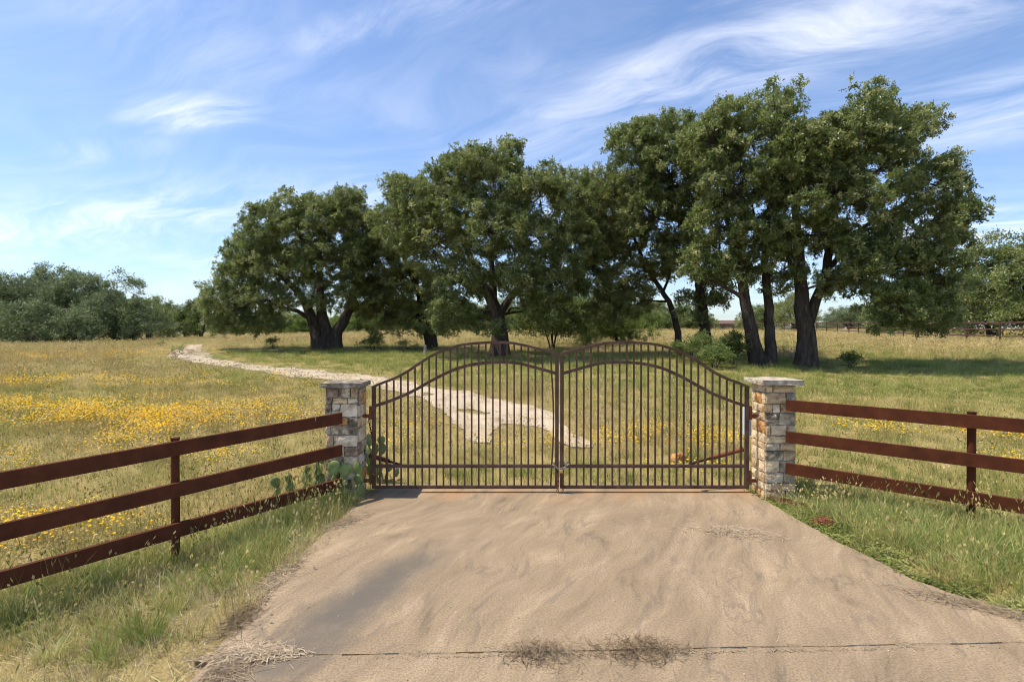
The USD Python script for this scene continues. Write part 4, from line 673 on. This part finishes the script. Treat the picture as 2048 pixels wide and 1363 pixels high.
tree('oak_tree', 'low wide live oak with three thick stems from one base beside the track', 'tree', gbase(655, DL),
     [stem_px([(640, 700), (632, 665), (622, 630), (600, 590), (560, 550), (520, 520)], DL, .34, .05), stem_px([(655, 701), (652, 665), (645, 630), (640, 580), (640, 520), (640, 450)], DL, .34, .05), stem_px([(670, 700), (672, 668), (688, 640), (705, 600), (710, 540), (705, 470)], DL, .32, .05), stem_px([(622, 640), (590, 620), (540, 610), (480, 600)], DL, .12, .03, False)],
     lobes_px([(690, 398, 36, 20), (590, 410, 36, 24), (640, 432, 58, 34), (540, 446, 46, 34), (705, 445, 46, 40), (600, 475, 68, 46), (502, 495, 42, 36), (560, 535, 68, 46), (650, 530, 66, 44), (480, 555, 50, 42), (440, 608, 40, 38), (515, 605, 56, 38), (605, 585, 44, 28), (672, 590, 40, 30), (725, 520, 36, 54), (455, 648, 36, 16), (525, 645, 44, 18)], DL, 570, 180, .8, 7), LEAF[0], 107, OAK_G)

def small_tree(name, label, cat, px, depth, w, h, mat, seed, group=None, stems=3, leaf=.11, clump=.55, per=5, low=.0, nl=9, lr=1.0, twigR=.38, dens=.9, r0=.12):
    """A bush or background tree: stems from the ground, lobes filling an uneven dome of width w and height h (metres)."""
    rng = np.random.default_rng(seed); b = gbase(px, depth); L, S = [], []
    for i in range(nl):
        a = i * 2.4 + rng.uniform(0, .8); q = math.sqrt((i + .5) / nl); zc = (low + (1 - low) * (.22 + .66 * (1 - q ** 1.7) * rng.uniform(.6, 1.05))) * h; r = w * .5 * rng.uniform(.32, .46) * lr
        L.append((b + [math.cos(a) * q * w * .36, math.sin(a) * q * w * .36, zc - r * .15], np.array([r, r, min(r * .8, h * .3)])))
    for i in range(stems):
        a = i * 6.28 / stems + rng.uniform(0, 1); e = b + [math.cos(a) * w * .18, math.sin(a) * w * .18, h * rng.uniform(.5, .7)]; mid = b + [math.cos(a) * w * .07, math.sin(a) * w * .07, h * .25]
        S.append((np.array([b + [math.cos(a) * .08, math.sin(a) * .08, -.1], mid, e]), r0, r0 * .3))
    return tree(name, label, cat, b, S, L, mat, seed, group, clump=clump, per_clump=per, leaf=leaf, density=dens, twigR=twigR, sides=6, hollow=.5)
# far left group of oaks
for i, (px, d, w, h, m, lb) in enumerate([(-120, 54, 11, 8.6, 2, 'grey-green oak cut by the left edge of the far left grove'), (15, 52, 10, 7.8, 2, 'grey-green oak second from the left edge in the far left grove'), (95, 60, 11, 9.8, 2, 'tallest rounded oak at the top of the far left grove'), (165, 55, 11, 8.8, 2, 'broad dark oak right of the tallest in the far left grove'), (232, 53, 8.5, 7.0, 2, 'oak at the right shoulder of the far left grove'),
                                          (60, 47, 6, 4.6, 2, 'low rounded oak in front at the left of the far left grove'), (143, 47.5, 4.2, 3.6, 2, 'pale small bush-like oak in front of the far left grove'), (262, 52, 4.4, 4.2, 2, 'pale low oak at the foot of the grove beside the gap'), (298, 64, 6, 5.6, 0, 'small oak standing right of the far left grove')]):
    small_tree('oak_tree', lb, 'tree', px, d, w, h, LEAF[m], 200 + i, None, leaf=.17, clump=.85, per=5, nl=11, twigR=.62, r0=.2)
for i, (px, d, w, h) in enumerate([(335, 76, 7, 5.6), (372, 74, 7, 5.4), (402, 72, 5, 6.2)]):
    small_tree('juniper_tree', ['dark juniper left of the pair in the far gap where the track vanishes', 'dark juniper in the middle of the far gap where the track vanishes', 'pointed dark juniper half behind the low wide oak'][i], 'tree', px, d, w, h, LEAF[3], 220 + i, None, leaf=.2, clump=.8, nl=8, twigR=.6)
# cedars and bushes among the oaks
small_tree('juniper_tree', 'dark bushy juniper with bare stems behind the middle of the gate', 'tree', 1105, 29, 4.8, 3.2, LEAF[3], 231, None, stems=5, low=.18, leaf=.09, clump=.45, r0=.05)
small_tree('juniper_tree', 'bright green juniper between the middle oak and the slender oak', 'tree', 1172, 33, 5.0, 3.9, LEAF[5], 232, None, stems=3, low=.02, leaf=.1, clump=.5)
small_tree('juniper_tree', 'low bright bush under the left edge of the slender oak', 'bush', 1240, 34, 4.4, 2.4, LEAF[5], 233, None, low=.0, leaf=.1, clump=.5)
small_tree('mesquite_bush', 'feathery pale green bush in front of the slanting oak trunks', 'bush', 1388, 21.4, 2.5, 1.45, LEAF[4], 241, None, stems=8, leaf=.07, clump=.3, per=6, twigR=.24, r0=.02, nl=16, lr=.6, dens=.75)
small_tree('mesquite_bush', 'low feathery green bush right behind the right gate leaf', 'bush', 1430, 19.6, 2.0, .75, LEAF[4], 242, None, stems=8, leaf=.065, clump=.28, per=6, twigR=.22, r0=.016, nl=15, lr=.6, dens=.75)
small_tree('juniper_bush', 'dark green rounded bush against the foot of the twin-stemmed oak', 'bush', 1463, 20.8, 1.8, 1.25, LEAF[3], 243, None, stems=6, leaf=.06, clump=.26, per=6, twigR=.2, r0=.025, nl=13, lr=.72)
small_tree('juniper_bush', 'small dark sapling in the shade right of the forked oak', 'bush', 1700, 19.6, .9, .62, LEAF[3], 244, None, stems=4, leaf=.06, clump=.24, per=5, twigR=.2, r0=.014, nl=10, lr=.6)
small_tree('weed_bush', 'small leafy bush at the outer bend of the track', 'bush', 352, 22.6, .9, .42, LEAF[5], 245, None, stems=4, leaf=.05, clump=.2, per=6, twigR=.18, r0=.012)
small_tree('weed_bush', 'small dark bush in the open field left of the track', 'bush', 322, 33, .7, .45, LEAF[5], 246, None, stems=4, leaf=.07, clump=.24, per=6, twigR=.2, r0=.015)
small_tree('weed_bush', 'low bush just left of the three-stemmed oak', 'bush', 545, 29, 1.0, .5, LEAF[4], 247, None, stems=4, leaf=.06, clump=.24, per=6, twigR=.2, r0=.015)
small_tree('weed_bush', 'bright low bush in the grass right of the three-stemmed oak', 'bush', 745, 27.5, 1.5, .6, LEAF[4], 248, None, stems=5, leaf=.06, clump=.26, per=6, twigR=.22, r0=.015)
small_tree('weed_bush', 'ragged low bush in the shade under the paler oak', 'bush', 810, 26.5, 1.8, .42, LEAF[4], 249, None, stems=5, leaf=.06, clump=.26, per=6, twigR=.22, r0=.015)
# trees beyond the pipe fence
for i, (px, d, w, h, m, lb) in enumerate([(1985, 46, 9.5, 10.4, 0, 'tall green oak at the right edge beyond the pipe fence'), (2085, 44, 9, 10.4, 0, 'oak cut by the right edge of the picture beyond the pipe fence'), (1890, 56, 7, 6.5, 1, 'oak behind the drooping right side of the forked oak'), (1780, 66, 8, 5.6, 0, 'low oak beyond the pipe fence behind the forked oak'),
                                          (1700, 105, 11, 5.4, 2, 'far grey-green tree seen just right of the forked trunk'), (1590, 86, 8, 8.2, 1, 'far tree framed between the twin stems and the forked trunk'), (1515, 100, 9, 5, 0, 'far tree framed between the twin stems'), (1300, 110, 13, 6.4, 0, 'far tree under the slender oak left of the slanting trunks'), (1215, 105, 12, 6.6, 0, 'far tree behind the low bright bush'), (920, 100, 14, 6, 1, 'far tree seen through the middle oak'), (780, 95, 12, 5.4, 5, 'far bright green tree behind the paler oak'), (715, 88, 9, 4.6, 5, 'far bright green tree right of the three-stemmed oak'), (560, 110, 14, 5.0, 1, 'far tree behind the low wide oak'), (470, 115, 12, 4.2, 0, 'far low tree left behind the low wide oak'),
                                          (630, 105, 12, 5.2, 5, 'far tree seen between the stems of the low wide oak'), (850, 108, 13, 6.0, 1, 'far tree behind the trunk of the paler oak'), (1005, 104, 13, 6.6, 0, 'far tree behind the trunk of the broad middle oak'), (1075, 92, 11, 5.6, 5, 'far tree left of the dark bushy juniper'), (1145, 98, 12, 6.4, 0, 'far tree between the two junipers behind the gate'), (1265, 96, 11, 5.4, 5, 'far tree just left of the slender slanting trunk'), (1375, 112, 13, 5.4, 0, 'far tree between the two slanting trunks')]):
    small_tree('oak_tree', lb, 'tree', px, d, w, h, LEAF[m], 260 + i, None, leaf=.2, clump=.95, per=5, nl=13, twigR=.7, r0=.22, low=-.12)

# low ranch building far behind the fence
def building():
    b = gbase(1462, 120); t = thing('ranch_building', 'low brown-roofed building far away behind the pipe fence', 'building', b)
    wall = noisy('far_wall', [(0.3, (0.20, 0.15, 0.11)), (0.7, (0.26, 0.20, 0.15))], scale=.5, rough=.9); roof = noisy('far_roof', [(0.3, (0.10, 0.068, 0.05)), (0.7, (0.14, 0.09, 0.066))], scale=.6, rough=.8); dark = M('far_glass', {'p': ('principled_bsdf', {'base_color': (0.03, 0.035, 0.04), 'roughness': 0.15})}, [])
    part(t, 'wall', box((0, 0, .4), (8, 5, 1.8)), wall); rp = Polygon([(-3.0, 0), (3.0, 0), (0, .9)]); m = trimesh.creation.extrude_polygon(rp, 8.8, engine='earcut'); m.apply_transform(np.array([[0, 0, 1, -4.4], [1, 0, 0, 0], [0, 1, 0, 1.303], [0, 0, 0, 1.0]])); part(t, 'roof', m, roof)
    for x in (-3, 0, 3): w_ = part(t, 'window', box((x, -2.52, .75), (1.1, .06, .8)), wall); part(w_, 'pane', box((x, -2.555, .75), (.95, .02, .65)), dark)
building()

# ------------------------------------------------------------------ prickly pear
def pad_mesh(r, th, rng):
    m = trimesh.creation.icosphere(2, 1.0); v = np.array(m.vertices); v *= [r * .82, th, r]; v[:, 0] *= 1 - .18 * np.clip(-v[:, 2] / r, 0, 1); v[:, 1] += .015 * np.sin(v[:, 2] / r * 1.5) * rng.uniform(-1, 1); v[:, 2] += r * .95; return trimesh.Trimesh(v, m.faces, process=False)
def cactus(label, pads, y, seed):
    """pads: (px, py, radius px, yaw, lean) with py the pad's centre; lower pads are added down to the ground."""
    rng = np.random.default_rng(seed); c0 = at(pads[0][0], pads[0][1], y); o = np.array([c0[0], y, float(ground_z(c0[0], y))]); t = thing('prickly_pear', label, 'cactus', o, None)
    for px, py, r, yaw, dy in pads:
        yy = y + dy; c = at(px, py, yy); R = r / F * yy; p = pad_mesh(R, .016 + .1 * R, rng); p.apply_transform(trimesh.transformations.rotation_matrix(rng.uniform(-.3, .3), (0, 1, 0))); p.apply_transform(trimesh.transformations.rotation_matrix(yaw, (0, 0, 1)))
        bot = c - [0, 0, R * .95]; p.apply_translation(bot - o); pd = part(t, 'pad', p, CACTUS, smooth=True)
        for k in range(rng.integers(0, 4)):
            a = rng.uniform(-.9, .9); f = trimesh.creation.icosphere(1, .017); f.apply_scale((.8, .8, 1.5)); loc = np.array([math.sin(a) * R * .82, 0, R * .95 + math.cos(a) * R * 1.02]); loc = trimesh.transformations.rotation_matrix(yaw, (0, 0, 1))[:3, :3] @ loc; f.apply_translation(bot - o + loc); part(pd, 'fruit', f, FRUIT, smooth=True)
        z = bot[2]; x = bot[0]; g = float(ground_z(x, yy)); 
        while z > g + .10:
            rr = min(.085, max(.05, (z - g) * .55)); z -= rr * 1.75; x += rng.uniform(-.03, .03); p = pad_mesh(rr, .022, rng); p.apply_transform(trimesh.transformations.rotation_matrix(rng.uniform(0, 3.1), (0, 0, 1))); p.apply_translation(np.array([x, yy, z]) - o); part(t, 'pad', p, CACTUS, smooth=True)
cactus('prickly pear with round green pads in front of the foot of the grey pillar', [(663, 936, 16, .1, 0), (688, 940, 15, .5, -.03), (717, 937, 14, -.3, .02), (642, 919, 9, .6, .12), (634, 930, 10, 1.2, .1)], 7.42, 1)
cactus('prickly pear growing behind the gate hinge right of the grey pillar', [(763, 879, 10, .1, .0), (737, 880, 13, 1.1, .1), (750, 900, 12, 1.3, .02), (742, 912, 13, .4, .15), (775, 935, 9, .4, .05), (756, 940, 11, .2, .1), (792, 945, 9, .9, .15)], 8.25, 2)
cactus('prickly pear with few pads behind the lowest left rail', [(552, 965, 12, .2, .0), (577, 957, 9, .7, .05), (612, 940, 8, 1.0, .25)], 7.3, 3)

# ------------------------------------------------------------------ tufts, dead weeds, litter on the concrete
def tuft(px, py, n, spread, length, width, mat, label, seed, lean=.35, droop=.9, heads=0, cat='grass tuft', name='grass_tuft', z=None):
    rng = np.random.default_rng(seed); g = ray_ground(px, py)
    if z is not None: y = F * EYE / (py - HY); g = np.array([(px - CX) / F * y, y, z])
    t = thing(name, label, cat, g); part(t, 'blades', blades(n, spread, length, width, lean, rng, segs=5, droop=droop), mat)
    if heads: part(t, 'seed_heads', seedheads(heads, spread, (length[1] * .8, length[1] * 1.25), rng, head=.11, hw=.006), TAN)
for i, (px, py, n, sp, L, m, h, lb) in enumerate([(285, 1290, 120, .10, (.22, .46), VERGE, 8, 'tall pale green grass tuft left of the straw heap'), (195, 1330, 90, .08, (.18, .36), VERGE, 3, 'green grass tuft near the bottom left corner'), (95, 1320, 80, .09, (.15, .32), VERGE, 2, 'low green tuft at the bottom left edge'), (345, 1225, 70, .10, (.15, .34), OLIVE, 6, 'thin olive tuft with seed heads below the left fence post'), (420, 1085, 70, .10, (.18, .38), VERGE, 4, 'dense green tuft right of the left fence post'), (470, 1075, 60, .09, (.16, .36), VERGE, 3, 'leafy green tuft halfway along the left verge'), (550, 1060, 60, .1, (.16, .36), VERGE, 4, 'green tuft below the lowest left rail'), (610, 1020, 60, .1, (.14, .34), VERGE, 6, 'green tuft nearing the grey pillar'), (300, 1120, 70, .13, (.12, .34), TAN, 8, 'dry straw-coloured tuft left of the left fence post'), (440, 1190, 12, .03, (.25, .45), VERGE, 0, 'few broad upright green blades on the left verge'),
                                                  (1900, 1140, 60, .10, (.2, .38), VERGE, 4, 'long green grass tuft on the right verge left of the post'), (1990, 1130, 50, .09, (.3, .6), VERGE, 2, 'tallest arching green tuft at the right edge'), (1800, 1085, 60, .11, (.15, .30), VERGE, 6, 'green tuft midway along the right fence'), (1700, 1030, 60, .11, (.12, .26), VERGE, 8, 'green tuft with seed heads under the lowest right rail'), (1600, 985, 60, .11, (.18, .36), VERGE, 5, 'green tuft at the foot of the cream pillar'), (1940, 1075, 40, .08, (.2, .36), OLIVE, 8, 'seeding tuft in front of the right fence post'), (2035, 1095, 50, .1, (.18, .34), VERGE, 4, 'green tuft under the right fence at the picture edge')]):
    tuft(px, py, n, sp, L, (.005, .010) if n > 20 else (.012, .018), m, lb, 300 + i, heads=h)
def litter(name, label, cat, px, py, rx, ry, n, length, mat, seed, z=0.003, pile=.03, rot=0.0, kindstuff=False, wid=.0028, up=.07):
    """A mat of dry stems lying across each other."""
    rng = np.random.default_rng(seed); y0 = F * (EYE - z) / (py - HY); c = np.array([(px - CX) / F * y0, y0, z]); q = rng.normal(0, .5, (n, 2)); a = q[:, 0] * rx; b = q[:, 1] * ry; x = a * math.cos(rot) - b * math.sin(rot); y = a * math.sin(rot) + b * math.cos(rot)
    r = np.linalg.norm(q, axis=1); ps = []
    for i in range(n):
        d = rng.uniform(0, 6.28); L = rng.uniform(*length); u = np.array([math.cos(d), math.sin(d), rng.normal(0, up)]); s = np.array([-u[1], u[0], 0]) * wid * rng.uniform(.4, 1); p = np.array([x[i], y[i], rng.uniform(.001, pile) * math.exp(-r[i] ** 2)]); bend = np.array([-u[1], u[0], .2]) * L * rng.normal(0, .15)
        e = p + u * L / 2; e[2] = max(e[2], .002); st = p - u * L / 2; st[2] = max(st[2], .001); mm = p + bend; mm[2] = max(mm[2], .003)
        ps.append((np.array([st - s, st + s, mm + s, mm - s, e, mm + [0, 0, wid]]), np.array([[0, 1, 2], [0, 2, 3], [3, 2, 4], [0, 3, 5], [3, 4, 5]])))
    return tag(single(name, (lambda vf: (vf[0] + c, vf[1]))(join(ps)), mat, label, cat, c), kind='stuff')
litter('straw_mat', 'thin mat of grey dry stems lying on the right of the concrete', 'straw', 1475, 1066, .42, .17, 520, (.05, .22), STRAW, 1, rot=-.25)
litter('straw_mat', 'sparse grey stems strewn along the bottom right edge of the concrete', 'straw', 1960, 1215, .5, .10, 330, (.06, .3), STRAW, 2, rot=-.62)
litter('straw_heap', 'heap of grey dead grass along the joint at the left end of the concrete', 'straw', 505, 1313, .30, .10, 760, (.05, .18), STRAW, 3, pile=.035, rot=.08)
litter('straw_heap', 'long drift of dead grass along the lower left edge of the concrete', 'straw', 450, 1345, .16, .30, 380, (.05, .2), STRAW, 4, pile=.02, rot=-.1)
litter('straw_heap', 'drift of dead stems along the left edge of the concrete below the grey pillar', 'straw', 690, 1045, .40, .13, 260, (.05, .2), STRAW, 5, pile=.015, rot=1.0)
litter('straw_heap', 'drift of dead stems midway along the left edge of the concrete', 'straw', 560, 1150, .55, .12, 330, (.05, .22), STRAW, 6, pile=.015, rot=1.5)
litter('straw_heap', 'drift of dead stems on the left concrete edge above the straw heap', 'straw', 470, 1245, .42, .11, 300, (.05, .2), STRAW, 12, pile=.015, rot=1.5)
litter('leaf_pile', 'red-brown pile of dead leaves at the right edge of the concrete', 'leaf litter', 1650, 1045, .13, .09, 420, (.02, .08), REDLITTER, 7, pile=.06, wid=.008)
litter('leaf_pile', 'red-brown dead leaves trailing from the foot of the cream pillar', 'leaf litter', 1580, 1005, .30, .08, 480, (.02, .09), REDLITTER, 8, pile=.04, rot=-.75, wid=.007)
for i, (px, py, lb, w) in enumerate(((1085, 1312, 'round grey dead weed growing from the concrete joint, left of two', 1.0), (1285, 1306, 'spreading brown dead weed growing from the concrete joint, right of two', 1.25))):
    litter('dead_weed', lb, 'weed', px, py, .27 * w, .13 * w, 430, (.03, .13), STRAW if i == 0 else WEEDDRY, 400 + i, pile=.085, up=.55, wid=.0026)
def grit():
    rng = np.random.default_rng(91); n = 900; y = rng.uniform(3.0, 7.6, n); x = edge_left(y) + rng.beta(.7, .7, n) * (edge_right(y) - edge_left(y)); protos = []
    for k, m_ in enumerate((pebble_mat, STONES['grey'])):
        m = trimesh.creation.icosphere(1, 1.0); v = np.array(m.vertices) * (0.75 + 0.5 * noise(np.array(m.vertices) * 1.3 + k * 5, k))[:, None]; v[:, 2] *= .6; protos.append(((v, m.faces), m_))
    vb, fb = blades(1, .001, (8, 8), (.5, .5), 1.5, rng, segs=3, droop=.1); protos.append(((vb, fb), STRAW))
    s = .0025 + .006 * rng.uniform(0, 1, n) ** 3; idx = rng.choice(3, n, p=[.4, .25, .35])
    tag(instancer('/World/grit', protos, np.stack([x, y, np.full(n, .003)], 1), yaw_quats(n, rng, .05), np.repeat(s[:, None], 3, 1), idx), 'fine grit and broken straw scattered over the concrete drive', 'grit', None, 'stuff')
grit()
litter('joint_debris', 'thin line of soil crumbs and straw along the open joint across the concrete', 'debris', 1300, 1309, 2.3, .012, 420, (.01, .06), STRAW, 33, pile=.008, rot=.03, up=.1)
# fallen branches, stump and rock
rng = np.random.default_rng(77)
b = gbase(1585, 22.5); t = thing('brush_pile', 'tangle of dry fallen branches between the oak trunks', 'branches', b)
for k in range(14):
    a = np.array([rng.uniform(-.7, .7), rng.uniform(-.4, .4), .05]); e = a + [rng.uniform(-.7, .7), rng.uniform(-.3, .3), rng.uniform(.2, .75)]; part(t, 'branch', tube(wiggle(a, e, 6, rng, .16, .1), np.linspace(.022, .008, 6), 5), dead_wood)
b = gbase(850, 25); t = thing('stump', 'pale weathered stump standing in the grass before the paler oak', 'stump', b); part(t, 'stem', tube([(0, 0, -.1), (.02, 0, .2), (0, 0, .42), (.03, 0, .5)], [.1, .085, .07, .02], 9), dead_wood, smooth=50); part(t, 'snag', tube([(.0, 0, .3), (.1, 0, .46)], [.035, .01], 6), dead_wood)
def rock(px, py, r, mat, label, seed):
    g = ray_ground(px, py); m = trimesh.creation.icosphere(2, 1.0); v = np.array(m.vertices); v *= (0.65 + .7 * noise(v * 1.4 + seed, seed))[:, None] * [r * 1.5, r, r * .8]; single('rock', (v + g + [0, 0, r * .4], m.faces), mat, label, 'rock', g, smooth=35)
rock(1357, 922, .10, STONES['orange'], 'pinkish rock lying in the grass behind the right gate leaf', 3)
